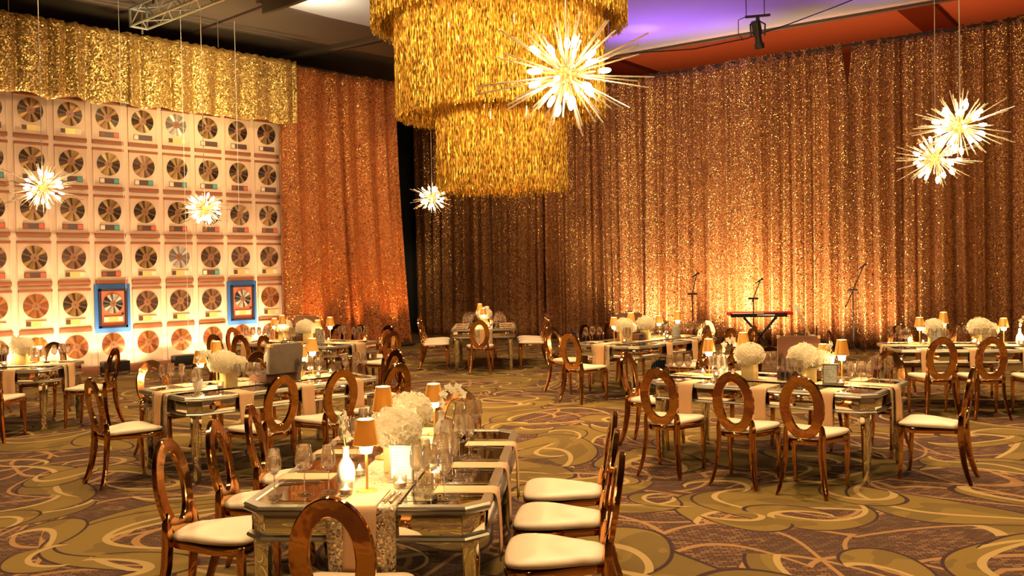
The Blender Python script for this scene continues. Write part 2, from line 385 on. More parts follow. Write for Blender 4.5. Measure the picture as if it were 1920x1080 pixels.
# ------------------------------------------------------------------ room shell
nL = Vector((sin(LY), -cos(LY), 0)); dL = Vector((cos(LY), sin(LY), 0))
nR = Vector((sin(RY), -cos(RY), 0)); dR = Vector((cos(RY), sin(RY), 0))
def isect(p, d, q, e):
    t = ((q.x - p.x) * e.y - (q.y - p.y) * e.x) / (d.x * e.y - d.y * e.x); return p + d * t
pl, pr = LA - nL * 7, RA - nR * 5.5
pl2, pr2 = LA + nL * 27, RA + nR * 32
cs = [isect(pl, dL, pr, dR), isect(pl2, dL, pr, dR), isect(pl2, dL, pr2, dR), isect(pl, dL, pr2, dR)]
ZC, ZR = 7.2, 7.6
def slabmesh(name, poly, z0, z1, m):
    return B().stack([[(p.x, p.y, z0) for p in poly], [(p.x, p.y, z1) for p in poly]]).mesh(name, m, False)
struct(link_obj('floor', slabmesh('floor', cs[::-1], -.2, 0, 'carpet')))
for nm, a, b_ in (('wall_left', cs[3], cs[0]), ('wall_right', cs[0], cs[1]), ('wall_front', cs[1], cs[2]), ('wall_back', cs[2], cs[3])):
    d = (b_ - a).normalized(); n_ = Vector((-d.y, d.x, 0)) * .2
    struct(link_obj(nm, slabmesh(nm, [a, b_, b_ + n_, a + n_], 0, 8, 'wall')))
# ceiling: main field, pale bay near the drape, high red-lit bay behind the drape line
def band(off0, off1, s0, s1): return [RP(s0, off0, 0), RP(s1, off0, 0), RP(s1, off1, 0), RP(s0, off1, 0)]
struct(link_obj('ceiling', slabmesh('ceiling', band(5.3, 33, -16, 22), ZC, ZC + .2, 'ceiling')))
def bay(nm, poly, z, m): return struct(link_obj(nm, slabmesh(nm, poly, z, z + .2, m)))
bay('ceiling', band(.05, 5.3, -2.6, 14), ZC, 'ceiling_pale')
bay('ceiling', band(.05, 5.3, -16, -2.6), ZC, 'ceiling')
bay('ceiling', band(-6, .05, -2.6, 22), ZR, 'ceiling_pale')
bay('ceiling', band(-6, .05, -16, -2.6), ZR, 'ceiling')
def slat(nm, a, b_, w, z0, z1, m):
    d = (b_ - a).normalized(); n_ = Vector((-d.y, d.x, 0)) * w / 2
    return struct(link_obj(nm, slabmesh(nm, [a - n_, b_ - n_, b_ + n_, a + n_], z0, z1, m)))
slat('trim_1', RP(-14, .0, 0), RP(20, .0, 0), .12, ZC - .06, ZR + .1, 'ceiling')
slat('trim_2', RP(-14, 5.3, 0), RP(20, 5.3, 0), .16, ZC - .1, ZC + .05, 'ceiling')
for i, s in enumerate((-2.0, 6.1, 13.0)):
    slat('trim_%d' % (3 + i), RP(s, -5.5, 0), RP(s, .0, 0), .75, ZR - .12, ZR + .05, 'ceiling_beam')
for i, (a, b_) in enumerate((((-4.0, 17.9), (-8.3, 21.9)), ((-4.85, 18.3), (-1.2, 22.2)), ((-4.3, 22.6), (-1.0, 20.4)), ((-9.5, 12.0), (-3.2, 18.2)))):
    slat('trim_%d' % (6 + i), Vector((*a, 0)), Vector((*b_, 0)), .10, ZC - .05, ZC + .02, 'ceiling_beam')
# cream light cove in the dark ceiling
cv = [Vector((-4.7, 18.2, 0)), Vector((-3.6, 17.2, 0)), Vector((-1.7, 19.1, 0)), Vector((-2.8, 20.6, 0))]
bay('ceiling', cv, ZC - .04, 'ceiling_pale')
slat('trim_11', cv[0], cv[1], .1, ZC - .3, ZC, 'ceiling'); 
spot((-3.7, 17.9, 6.5), (-3.5, 18.5, 7.2), 170, 2.4, (1, .86, .56), .1, 1)
struct(link_obj('baseboard_left', B().stack([[tuple(LP(s, o, z)) for s, o in ((-8, -.02), (5.75, -.02), (5.75, .03), (-8, .03))] for z in (0, .14)]).mesh('baseboard', 'base', False)))
def down_fit():
    ring = B().lathe([(.30, 0), (.30, -.03), (.26, -.035), (.25, -.005)], 20).mesh('trim_ring', 'silver')
    lens = B().lathe([(.001, -.012), (.25, -.012)], 20).mesh('lens', 'lampglow')
    proto('downlight', [('trim_ring', ring, None), ('lens', lens, None)])
down_fit()

# ------------------------------------------------------------------ drapes
def drape(name, label, s0, s1, z0, z1, P, off, seed, m, pitch=.17, amp=.075, top_amp=.35, flare=(0, 0), hem=0.0, cat='curtain', group=None, sag=0.0, rows=26, poke=0.0, notch=(0, 0)):
    """hanging pleated cloth: own fold widths, deeper towards the hem, uv in metres of cloth"""
    rnd = random.Random(seed); L = s1 - s0
    edges = [0.0]
    while edges[-1] < L: edges.append(edges[-1] + pitch * rnd.uniform(.45, 1.7))
    sc = L / edges[-1]; edges = [e * sc for e in edges]
    dep = [rnd.uniform(.35, 1.25) for _ in edges]; lean = [rnd.uniform(-.09, .09) for _ in edges]
    cols = []
    for i in range(len(edges) - 1):
        for k in range(6): cols.append((i, k / 6))
    cols.append((len(edges) - 2, 1.0))
    vs = []; uv = []; ph = rnd.uniform(0, 9)
    for r in range(rows + 1):
        t = r / rows                          # 0 top, 1 bottom
        u = 0; last = None
        for i, k in cols:
            e0, e1 = edges[i], edges[i + 1]; s = e0 + (e1 - e0) * k
            d = dep[i] * amp * (top_amp + (1 - top_amp) * min(1, t * 1.6))
            y = d * (1 - abs(cos(PI * k)) ** 1.6) * (1 if i % 2 else -1) * .8 + .03 * sin(s * 2.1 + ph + t * 2)
            s2 = s + lean[i] * t * .8 * sin(PI * k) + (flare[0] * (1 - s / L) + flare[1] * s / L) * t ** 2.4
            if t < .17: s2 += (1 - t / .17) * (-notch[1] * (s / L) ** 4 + notch[0] * (1 - s / L) ** 4)
            zz = z1 + (z0 - z1) * t + (hem * (abs(sin(s * 3.3 + ph)) + .5 * sin(s * 7.7)) * t) - (sag * sin(PI * s / L) * t)
            if t == 0: zz += .015 * sin(s * 31)
            p = P(s0 + s2, off + y + poke * t ** 2, zz)
            if last is not None: u += (p - last).length
            last = p; vs.append(tuple(p)); uv.append((u + seed * 3.1, zz))
    n = len(cols); fs = [(r * n + i, r * n + i + 1, (r + 1) * n + i + 1, (r + 1) * n + i) for r in range(rows) for i in range(n - 1)]
    me = D.meshes.new(name); me.from_pydata(vs, [], fs); me.materials.append(M[m])
    ul = me.uv_layers.new(name='UVMap')
    for lp in me.loops: ul.data[lp.index].uv = uv[lp.vertex_index]
    me.polygons.foreach_set('use_smooth', [True] * len(me.polygons)); me.update()
    o = link_obj(name, me)
    md = o.modifiers.new('thickness', 'SOLIDIFY'); md.thickness = .006
    return tag(o, label, cat, group)
drape('sequin_drape', 'gold and orange sequin drape beside the record backdrop, flaring hem at its edge', 5.62, 9.0, .01, 6.6, LP, .12, 5, 'drape_orange', .2, .2, flare=(0, .35), rows=30)
drape('sequin_valance', 'short yellow gold sequin valance hanging above the record backdrop', -3.2, 5.95, 5.17, 6.62, LP, .36, 8, 'valance', .26, .08, .8, hem=.05, cat='valance', rows=14)
RDR = [(-7.55, -3.0, 'dark sequin drape hanging behind the dark-drape rear table'),
       (-3.0, -.35, 'gold sequin drape hanging just behind the tinsel chandelier'),
       (-.35, 2.35, 'bright sequin drape behind the slanted mic stand beside the keyboard'),
       (2.35, 5.02, 'brightest uplit sequin drape behind the red keyboard and guitar'),
       (5.02, 8.1, 'gold sequin drape behind the paired starburst pendants, bordering the lavender slit'),
       (8.1, 11.2, 'outermost gold sequin drape past the curtain-side edge table')]
for i, (a, b_, lb) in enumerate(RDR):
    drape('sequin_drape', lb, a, b_ + .04, .01, 6.6 + .02 * (i % 2), RP, .0 + .03 * (i % 2), 20 + i, 'drape', .155, .21, notch=((.13 if i == 4 else 0), (.13 if i == 3 else 0)), group='gold drapes along the band wall', rows=30)
tag(link_obj('gap_shade_sheet', B().stack([[tuple(RP(s, o, z)) for s, o in ((-9.6, -.65), (-4, -.65), (-4, -.6), (-9.6, -.6))] for z in (0, 6.5)]).mesh('gap_shade_sheet', 'black_satin', False)), 'black sheet added as shade in the gap between orange and gold drapes', 'curtain')  # added black sheet stands in for the dark void between drapes
tag(link_obj('hem_cloth', B().ball((0, 0, 0), .5, 14, 6, 0, (1.1, .5, .10)).mesh('hem_cloth', 'black_satin'), None, LP(8.9, .15, .03), (0, 0, LY)), 'black cloth bunched on the carpet at the orange drape hem', 'cloth')
# pipes that carry the drapes
def pipe(name, label, a, b_, r=.025): return tag(link_obj(name, B().tube([a, b_], r, 8).mesh(name, 'black')), label, 'pipe')
pipe('drape_pipe', 'long crossbar carrying the drapes along the band wall', RP(-7.6, 0.02, 6.56), RP(11.5, .02, 6.56))
pipe('drape_pipe', 'crossbar carrying the drape beside the records', LP(-3.3, .12, 6.6), LP(9.05, .12, 6.6))
# wires and poles above the valance
for x, s, lb in ((0, -.02, 'suspension wire rising from the valance near its outer end'), (1, 2.42, 'grey upright pole rising from the valance below the truss end'), (2, 4.05, 'thin suspension wire rising from the valance in its middle')):
    tag(link_obj('suspension_wire', B().tube([LP(s, .36, 6.63), LP(s, .36, 7.2)], .02 if x == 1 else .008, 6).mesh('suspension_wire', 'wire')), lb, 'wire')
for s, zz, lb in ((1.85, 1.6, 'thin white line hanging in front of the third record column'), (3.1, .8, 'thin white line hanging in front of the fifth record column'), (4.3, 3.2, 'thin white line hanging in front of the seventh record column')):
    tag(link_obj('hanging_line', B().tube([LP(s, .6, zz), LP(s, .6, 7.18)], .005, 5).mesh('hanging_line', 'white')), lb, 'wire')

# ------------------------------------------------------------------ record backdrop
bd = link_obj('record_backdrop', B().stack([[tuple(LP(s, o, z)) for s, o in ((-3.2, -.03), (5.72, -.03), (5.72, .0), (-3.2, .0))] for z in (.14, 5.6)]).mesh('record_backdrop', 'panel', False))
tag(bd, 'tall cream backdrop panel holding rows of framed records', 'backdrop')
tag(link_obj('backdrop_batten', B().stack([[tuple(LP(s, o, z)) for s, o in ((-3.2, .002), (5.72, .002), (5.72, .018), (-3.2, .018))] for z in (2.665, 2.685)]).mesh('batten', 'panel', False)), 'thin horizontal seam strip across the record backdrop above its fourth row', 'strip')
# framed record, local x along the wall, y out of the wall (negative), z up
mount = B().box((0, -.012, 0), (.56, .02, .72)).mesh('mount', 'mount', bevel=.003)
def shade_rail(z, h): return B().box((0, -.02, z), (.60, .04, h)).mesh('shade_rail', 'ledge', bevel=.004)  # rails coloured as the shadow strips at frame top and bottom
top_shade_rail, low_shade_rail = shade_rail(.375, .05), shade_rail(-.385, .075)
stile = B().box((0, -.014, 0), (.022, .028, .72)).mesh('stile', 'mount', bevel=.003)
def disc(m):
    b = B(); seg = 40
    for r0, r1, y0, y1, mi in ((.225, .225, -.002, -.010, 0), (.225, .075, -.010, -.012, 0), (.075, .072, -.012, -.013, 1), (.072, .012, -.013, -.014, 1), (.012, .001, -.010, -.010, 2)):
        b.add([(r * sin(2 * PI * i / seg), y, r * cos(2 * PI * i / seg)) for r, y in ((r0, y0), (r1, y1)) for i in range(seg)], [(i, (i + 1) % seg, seg + (i + 1) % seg, seg + i) for i in range(seg)], mi)
    return b.mesh('record_disc', [m, M['label'], M['black']])
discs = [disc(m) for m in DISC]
def plaque(m, t1, t2):
    b = B().box((0, -.006, 0), (.38, .012, .105), mi=0).box((-.14, -.008, 0), (.085, .012, .085), mi=1).box((.135, -.008, 0), (.09, .012, .085), mi=2)
    return b.mesh('plaque', [m, t1, t2], False)
plaques = [plaque('plaque_dark', 'tip_cream', 'tip_teal'), plaque('plaque_dark', 'ledge', 'tip_red'), plaque('plaque_gold', 'plaque_dark', 'tip_cream'), plaque('plaque_dark', 'tip_cream', 'plaque_dark')]
ROWZ = [4.97, 4.07, 3.16, 2.25, 1.35, .54]; ROWN = ['top row', 'second row', 'third row', 'fourth row', 'fifth row', 'bottom row']
COLN = {-2: 'outermost column', -1: 'column at the photo edge', 0: 'first full column', 1: 'second column', 2: 'third column', 3: 'fourth column', 4: 'fifth column', 5: 'sixth column', 6: 'seventh column', 7: 'eighth column next to the drape'}
rr = random.Random(4)
KIND = ['dark record with painted gold sheen', 'copper coloured record', 'brown record', 'silvery record']
for ri, rz_ in enumerate(ROWZ):
    for ci in range(-1, 8):
        s = .414 + .706 * ci
        if ri == 4 and ci in (2, 6): continue
        k = [0, 0, 0, 2, 1, 1][ri]
        if rr.random() < .22: k = (0, 2, 0, 0, 2, 1)[ri]
        if (ri, ci) in ((0, 4), (3, 4)): k = 3
        if (ri, ci) in ((4, 1), (4, 5)): k = 2
        if ri == 4 and ci in (1,): k = 0
        c = LP(s, .0, rz_ - .09)
        if ri == 5: c = LP(s, .0, rz_ - .02)
        r = link_obj('framed_record', None, None, c, (0, 0, LY)); r.empty_display_size = .1
        if ri == 5:
            m5 = link_obj('mount', mount, r, (0, 0, -.02), sc=(1, 1, .93))
            link_obj('shade_rail', top_shade_rail, r, (0, 0, -.045)); 
        else:
            m5 = link_obj('mount', mount, r)
            link_obj('shade_rail', top_shade_rail, r); link_obj('shade_rail', low_shade_rail, r)
        for sg in (-1, 1): link_obj('stile', stile, r, (sg * .287, 0, -.02 if ri == 5 else 0), sc=(1, 1, .93 if ri == 5 else 1))
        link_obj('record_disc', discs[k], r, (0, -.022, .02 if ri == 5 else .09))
        pk = [3, 0, 1, 2, 2, 2][ri]
        if rr.random() < .4: pk = rr.choice((0, 1, 2, 3) if ri < 4 else (1, 2, 3))
        if ri < 5: link_obj('plaque', plaques[pk], r, (rr.uniform(-.01, .03), -.022, -.235))
        tag(r, 'framed %s, %s, %s' % (KIND[k], ROWN[ri], COLN[ci]), 'framed record', 'framed records on the cream backdrop')
bf = B()
for x, z, w, h in ((0, .36, .56, .05), (0, -.36, .56, .05), (-.255, 0, .05, .77), (.255, 0, .05, .77)): bf.box((x, -.03, z), (w, .05, h))
bframe = bf.mesh('frame', 'darkframe', bevel=.004)
bback = B().box((0, -.006, 0), (.70, .012, .95)).mesh('backing', 'blue', bevel=.002)
rmount = B().box((0, -.018, 0), (.50, .012, .70)).mesh('mount', 'redmount', False)
bdisc = disc(disc_mat('record_black_sheen', (.02, .018, .02), (.9, .78, .6)))
gplaque = plaque('plaque_gold', 'tip_cream', 'tip_cream')
seal = B().ball((0, 0, 0), .028, 12, 6, 0, (1, .3, 1)).mesh('seal', 'darkframe')
for ci, lb in ((2, 'black record with painted sheen on red in a black frame, blue backing, third column'), (6, 'black record with painted sheen on red, blue backing, seventh column near the drape')):
    r = link_obj('award_record', None, None, LP(.414 + .706 * ci, .03, 1.255), (0, 0, LY))
    for nm, me, lc in (('backing', bback, (0, 0, 0)), ('mount', rmount, (0, 0, 0)), ('frame', bframe, (0, 0, 0)), ('record_disc', bdisc, (0, -.026, .09)), ('plaque', gplaque, (0, -.026, -.215)), ('seal', seal, (.19, -.03, -.12))):
        link_obj(nm, me, r, lc, sc=(.86, 1, .86) if nm == 'record_disc' else None)
    tag(r, lb, 'framed record', 'award records on blue backing')
# floor uplight battens
ub = B().box((0, 0, .17), (.50, .20, .20), mi=0); ub_m = ub.mesh('housing', 'black', bevel=.012)
lens_m = B().box((0, .02, .276), (.42, .12, .012)).mesh('lens', 'silver', False)
yk = B().sweep([(-.27, 0, .18), (-.27, 0, .012), (.27, 0, .012), (.27, 0, .18)], .03, .02, 0, (0, 1, 0)).mesh('yoke', 'black')
foot = B().box((0, 0, .006), (.62, .26, .012)).mesh('base_plate', 'black', bevel=.003)
proto('uplight', [('housing', ub_m, None), ('lens', lens_m, 0), ('yoke', yk, None), ('base_plate', foot, None)])
UN = ['beyond the photo edge', 'below the first record column', 'below the second and third record columns', 'below the fourth record column', 'below the sixth record column', 'at the foot of the orange drape']
for s, w in zip(UPL, UN): place('uplight', 'floor_uplight', 'black uplight batten on the carpet ' + w, 'uplight', LP(s + .12, .62, 0), LY, 'uplights along the record backdrop')
for s, w in ((-1.2, 'behind the mic-side rear table'), (1.6, 'behind the slanted mic stand'), (4.2, 'between the guitar and the tall boom mic'), (7.2, 'behind the curtain-side edge table')):
    place('uplight', 'floor_uplight', 'black uplight before the gold drapes, ' + w, 'uplight', RP(s, 1.0, 0), RY, 'uplights along the gold drapes')

# ------------------------------------------------------------------ tinsel chandelier
CX, CY = -.10, 12.0
ch = tag(link_obj('tinsel_chandelier', None, None, (CX, CY, 0)), 'huge three-tier chandelier of gold tinsel strands hanging from the ceiling', 'chandelier')
def fringe(r, z0, z1, n, seed, layers=3):
    rnd = random.Random(seed); vs = []; fs = []; uvs = []
    rows = max(6, int((z1 - z0) / .11))
    for L in range(layers):
        for i in range(n):
            a = 2 * PI * (i + rnd.random() * .8) / n; rad = r - .045 * L + rnd.uniform(-.012, .012)
            w = rnd.uniform(.004, .0075); ph = rnd.uniform(0, 7); fr = rnd.uniform(2.5, 7); zb = z0 + rnd.uniform(-.05, .05) + rnd.uniform(0, .05)
            base = len(vs); u0 = rnd.uniform(0, 60)
            for j in range(rows + 1):
                t = j / rows; z = z1 + (zb - z1) * t; tw = ph + fr * t + .8 * sin(ph + 9 * t)
                aa = a + .004 * sin(ph + 11 * t)
                cx, cy = rad * cos(aa), rad * sin(aa); dx, dy = cos(a + PI / 2 + .9 * sin(tw)), sin(a + PI / 2 + .9 * sin(tw))
                for sg, uu in ((-1, 0), (1, .02)): vs.append((cx + sg * w * dx, cy + sg * w * dy, z)); uvs.append((u0 + uu, z))
            for j in range(rows): fs.append((base + 2 * j, base + 2 * j + 1, base + 2 * j + 3, base + 2 * j + 2))
    me = D.meshes.new('tinsel_fringe'); me.from_pydata(vs, [], fs); me.materials.append(M['tinsel'])
    ul = me.uv_layers.new(name='UVMap'); flat = []
    li = [0] * len(me.loops); me.loops.foreach_get('vertex_index', li)
    for i in li: flat += uvs[i]
    ul.data.foreach_set('uv', flat); me.update(); return me
ringm = lambda r, z: B().tube([(r * cos(2 * PI * i / 48), r * sin(2 * PI * i / 48), z) for i in range(49)], .02, 6).mesh('ring', 'gold')
for r, z0, z1, n, sd in ((1.62, 4.95, 6.6, 1150, 1), (1.33, 3.82, 5.7, 950, 2), (.83, 2.88, 4.5, 620, 3)):
    f_ = link_obj('tinsel_fringe', fringe(r, z0, z1, n, sd), ch); f_['kind'] = 'stuff'
    link_obj('ring', ringm(r - .05, z1), ch)
sp = B()
for k in range(6):
    a = PI * k / 3
    for r, z in ((1.57, 6.6), (1.28, 5.7), (.78, 4.5)): sp.tube([(0, 0, z), (r * cos(a), r * sin(a), z)], .012, 6)
sp.tube([(0, 0, 4.4), (0, 0, 7.2)], .03, 8)
link_obj('armature', sp.mesh('armature', 'gold'), ch)
for z, r, n in ((6.1, .9, 5), (4.9, .7, 5), (3.9, .35, 3)):
    for k in range(n):
        a = 2 * PI * k / n
        link_obj('bulb', PROTO.setdefault('_cb', B().ball((0, 0, 0), .06, 12, 8).mesh('bulb', mat('chandelier_bulb', (1, .8, .5), 0, .4, (1, .66, .26), 700))), ch, (r * cos(a), r * sin(a), z))

# ------------------------------------------------------------------ starburst pendants
rodm = B().tube([(0, 0, .05), (0, 0, .6)], .0062, 6).mesh('rod', 'rod', True)
rodm2 = B().tube([(0, 0, .05), (0, 0, .42)], .0062, 6).mesh('rod', 'rod', True)
bulbm = B().ball((0, 0, 0), .019, 10, 8, 0, (1, 1, 2.3)).mesh('bulb', mat('pendant_bulb', (1, .9, .7), 0, .4, (1, .74, .42), 140))
stemm = B().tube([(0, 0, .04), (0, 0, .2)], .006, 6).mesh('stem', 'gold')
hubm = B().ball((0, 0, 0), .07, 16, 10).mesh('hub', 'gold')
def pendant(px, loc, label, seed, R=.66, nr=64, nb=26):
    rnd = random.Random(seed); x, y, z = loc
    r = link_obj('starburst_pendant', None, None, loc); tag(r, label, 'pendant light', 'clear-rod starburst pendants')
    link_obj('hub', hubm, r)
    link_obj('cord', B().tube([(0, 0, .06), (.01, 0, 7.2 - z)], .006, 6).mesh('cord', 'wire'), r)
    link_obj('ceiling_cap', B().lathe([(.001, 0), (.06, 0), (.06, -.03), (.001, -.035)], 14).mesh('ceiling_cap', 'gold'), r, (.01, 0, 7.2 - z))
    def direc(i, n, j):
        zz = 1 - 2 * (i + .5) / n; a = i * 2.39996 + rnd.uniform(-j, j); zz = max(-.97, min(.97, zz + rnd.uniform(-j, j) * .5)); q = math.sqrt(1 - zz * zz)
        return Vector((q * cos(a), q * sin(a), zz))
    for i in range(nr):
        d = direc(i, nr, .35); eul = d.to_track_quat('Z', 'Y').to_euler()
        flat = abs(d.z) < .55
        sl = R / .6 * rnd.uniform(.72, 1.0)
        link_obj('rod', rodm if flat else rodm2, r, (0, 0, 0), eul, (1, 1, sl))
    for i in range(nb):
        d = direc(i, nb, .2); e = d.to_track_quat('Z', 'Y').to_euler()
        link_obj('stem', stemm, r, (0, 0, 0), e); link_obj('bulb', bulbm, r, tuple(d * rnd.uniform(.20, .27)), e)
def atpx(px, py, y):   # world point from a measured direction and a chosen real distance
    d = _f + _r2 * ((px - 960) / 1750) - _u2 * ((py - 540) / 1750); return Vector((0, 0, CAMH)) + d * (y / d.y)
pendant(0, atpx(1062, 140, 6.4), 'largest starburst pendant, hanging in front of the tinsel chandelier', 1)
pendant(0, atpx(80, 352, 13.4), 'starburst pendant hanging before the first record column', 2, .62)
pendant(0, atpx(384, 392, 16.0), 'starburst pendant hanging before the sixth record column', 3, .5)
pendant(0, atpx(810, 371, 19.5), 'small starburst pendant over the dark-drape rear table', 4, .52)
pendant(0, atpx(1800, 236, 9.6), 'upper starburst pendant of the pair before the gold drapes', 5, .56)
pendant(0, atpx(1754, 298, 11.6), 'lower starburst pendant of the pair before the gold drapes', 6, .56)

# ------------------------------------------------------------------ truss and rig
def truss():
    a, d = Vector((-7.2, 18.35, 6.9)), Vector((2.1, -1.9, 0)).normalized(); n_ = Vector((-d.y, d.x, 0)); L = 6.5; h = .34
    t = link_obj('lighting_truss', None, None, a); tag(t, 'silver box truss hanging under the dark ceiling above the valance', 'truss')
    off = [n_ * sx * h / 2 + Vector((0, 0, sz * h / 2)) for sx, sz in ((-1, -1), (1, -1), (1, 1), (-1, 1))]
    for o in off: link_obj('chord', B().tube([o, o + d * L], .026, 8).mesh('chord', 'alu'), t)
    n = 13; st = L / n
    for k in range(n + 1):
        p = d * (k * st)
        for q in range(4):
            A, Bb = off[q], off[(q + 1) % 4]
            if k in (0, n): link_obj('end_bar', B().tube([A + p, Bb + p], .024, 8).mesh('end_bar', 'alu'), t)
            if k < n:
                m_, e_ = (A, Bb) if k % 2 else (Bb, A)
                link_obj('brace', B().tube([m_ + p, e_ + p + d * st], .013, 6).mesh('brace', 'alu'), t)
    for k in (.6, 4.5): link_obj('hanger', B().tube([d * k + Vector((0, 0, .17)), d * k + Vector((0, 0, .30))], .015, 6).mesh('hanger', 'black'), t)
truss()
def profile_spot():
    p = atpx(1421, 67, 16.5); t = link_obj('stage_spotlight', None, None, p); tag(t, 'black stage spotlight hanging from a ceiling bar by the purple glow', 'spotlight')
    ax = Vector((.22, .3, -.9)).normalized(); q = ax.to_track_quat('Z', 'Y').to_euler()
    link_obj('housing', B().lathe([(.001, -.26), (.08, -.26), (.085, -.05), (.06, 0), (.06, .12), (.085, .13), (.085, .22), (.06, .22), (.055, .14)], 16).mesh('housing', 'black'), t, (0, 0, 0), q)
    link_obj('yoke', B().sweep([(-.12, 0, 0), (-.13, 0, .2), (0, 0, .27), (.13, 0, .2), (.12, 0, 0)], .03, .012, 0, (0, 1, 0)).mesh('yoke', 'black'), t)
    link_obj('bar', B().tube([(-.22, 0, .33), (.22, 0, .36)], .024, 8).mesh('bar', 'black'), t)
    link_obj('clamp', B().box((0, 0, .31), (.06, .05, .09)).mesh('clamp', 'black', bevel=.006), t)
    top = 7.2 - p.z
    for x in (-.2, .12): link_obj('hanger', B().tube([(x, 0, .34), (x, .0, top)], .008, 6).mesh('hanger', 'black'), t)
    link_obj('plate', B().box((0, 0, top - .012), (.5, .14, .02)).mesh('plate', 'black'), t)
    link_obj('cable', B().tube([(-.2, 0, .34), (-.34, 0, .28), (-.34, 0, .05), (-.26, 0, -.08)], .008, 6).mesh('cable', 'black'), t)
profile_spot()
cb = [atpx(x, y, 17.4 + .002 * (x - 1200)) for x, y in ((1180, 100), (1300, 92), (1400, 72), (1480, 45), (1560, 15), (1610, -5))]
for p in cb: p.z = min(p.z, 7.15)
tag(link_obj('slack_cable', B().tube(cb, .012, 6).mesh('slack_cable', 'black')), 'black cable slung below the purple ceiling past the stage spotlight', 'cable')

# ------------------------------------------------------------------ chairs
def chaikin(p, n=3):
    for _ in range(n): p = [q for i in range(len(p)) for q in ((p[i][0] * .75 + p[(i + 1) % len(p)][0] * .25, p[i][1] * .75 + p[(i + 1) % len(p)][1] * .25), (p[i][0] * .25 + p[(i + 1) % len(p)][0] * .75, p[i][1] * .25 + p[(i + 1) % len(p)][1] * .75))]
    return p
def chair_protos():
    out = chaikin([(-.125, -.22), (.125, -.22), (.165, -.08), (.25, .10), (.25, .265), (.13, .295), (-.13, .295), (-.25, .265), (-.25, .10), (-.165, -.08)], 2)
    loops = []
    for t, z in ((.97, .452), (1.0, .466), (.985, .478), (.93, .489), (.8, .498), (.55, .506), (.25, .510)):
        loops.append([(x * t, y * t * .995 + .0, z + .014 * (abs(x * t) / .22) ** 2 * (1 if y > -.1 else .3)) for x, y in out])
    seat = B().stack(loops).mesh('seat', 'vinyl', True, 60)
    fr = B().stack([[(x * s_, y * s_, z) for x, y in out] for s_, z in ((.93, .415), (.985, .415), (1.0, .425), (1.0, .452), (.985, .458), (.93, .458))]).mesh('seat_frame', 'rose_gold', True, 30)
    # oval back ring
    b = B(); n = 56; cz, cy, tl = .715, -.245, .17
    prof = [(0, -.011), (.005, -.015), (.077, -.015), (.082, -.011), (.082, .011), (.077, .015), (.005, .015), (0, .011)]
    vs = []
    for i in range(n):
        a = 2 * PI * i / n
        for o, y in prof:
            rx, rz_ = .178 - o, .266 - o
            X_, Z_ = rx * cos(a), rz_ * sin(a)
            vs.append((X_, cy + y * cos(tl) - Z_ * sin(tl), cz + Z_ * cos(tl) + y * sin(tl)))
    k = len(prof); fs = [(i * k + j, i * k + (j + 1) % k, ((i + 1) % n) * k + (j + 1) % k, ((i + 1) % n) * k + j) for i in range(n) for j in range(k)]
    ring = b.add(vs, fs).mesh('backrest', 'rose_gold', True, 35)
    parts = [('seat', seat, None), ('seat_frame', fr, None), ('backrest', ring, None)]
    for s in (-1, 1):
        pts = [(s * .125, -.212, .600), (s * .143, -.207, .55), (s * .148, -.204, .49), (s * .145, -.204, .43), (s * .147, -.212, .32), (s * .162, -.232, .18), (s * .182, -.262, .07), (s * .198, -.290, 0)]
        parts.append(('leg', B().sweep(pts, [.014, .030, .036, .038, .038, .034, .030, .026], [.02, .038, .046, .050, .048, .042, .036, .030], 0, (s * .3, 1, 0)).mesh('leg', 'rose_gold', True, 40, .003), None))
        parts.append(('leg', B().sweep([(s * .222, .245, .45), (s * .222, .25, .3), (s * .219, .256, .12), (s * .215, .268, 0)], [.040, .036, .030, .025], [.040, .036, .030, .025], 0, (0, 1, 0)).mesh('leg', 'rose_gold', True, 40, .003), None))
    proto('chair', parts)
chair_protos()

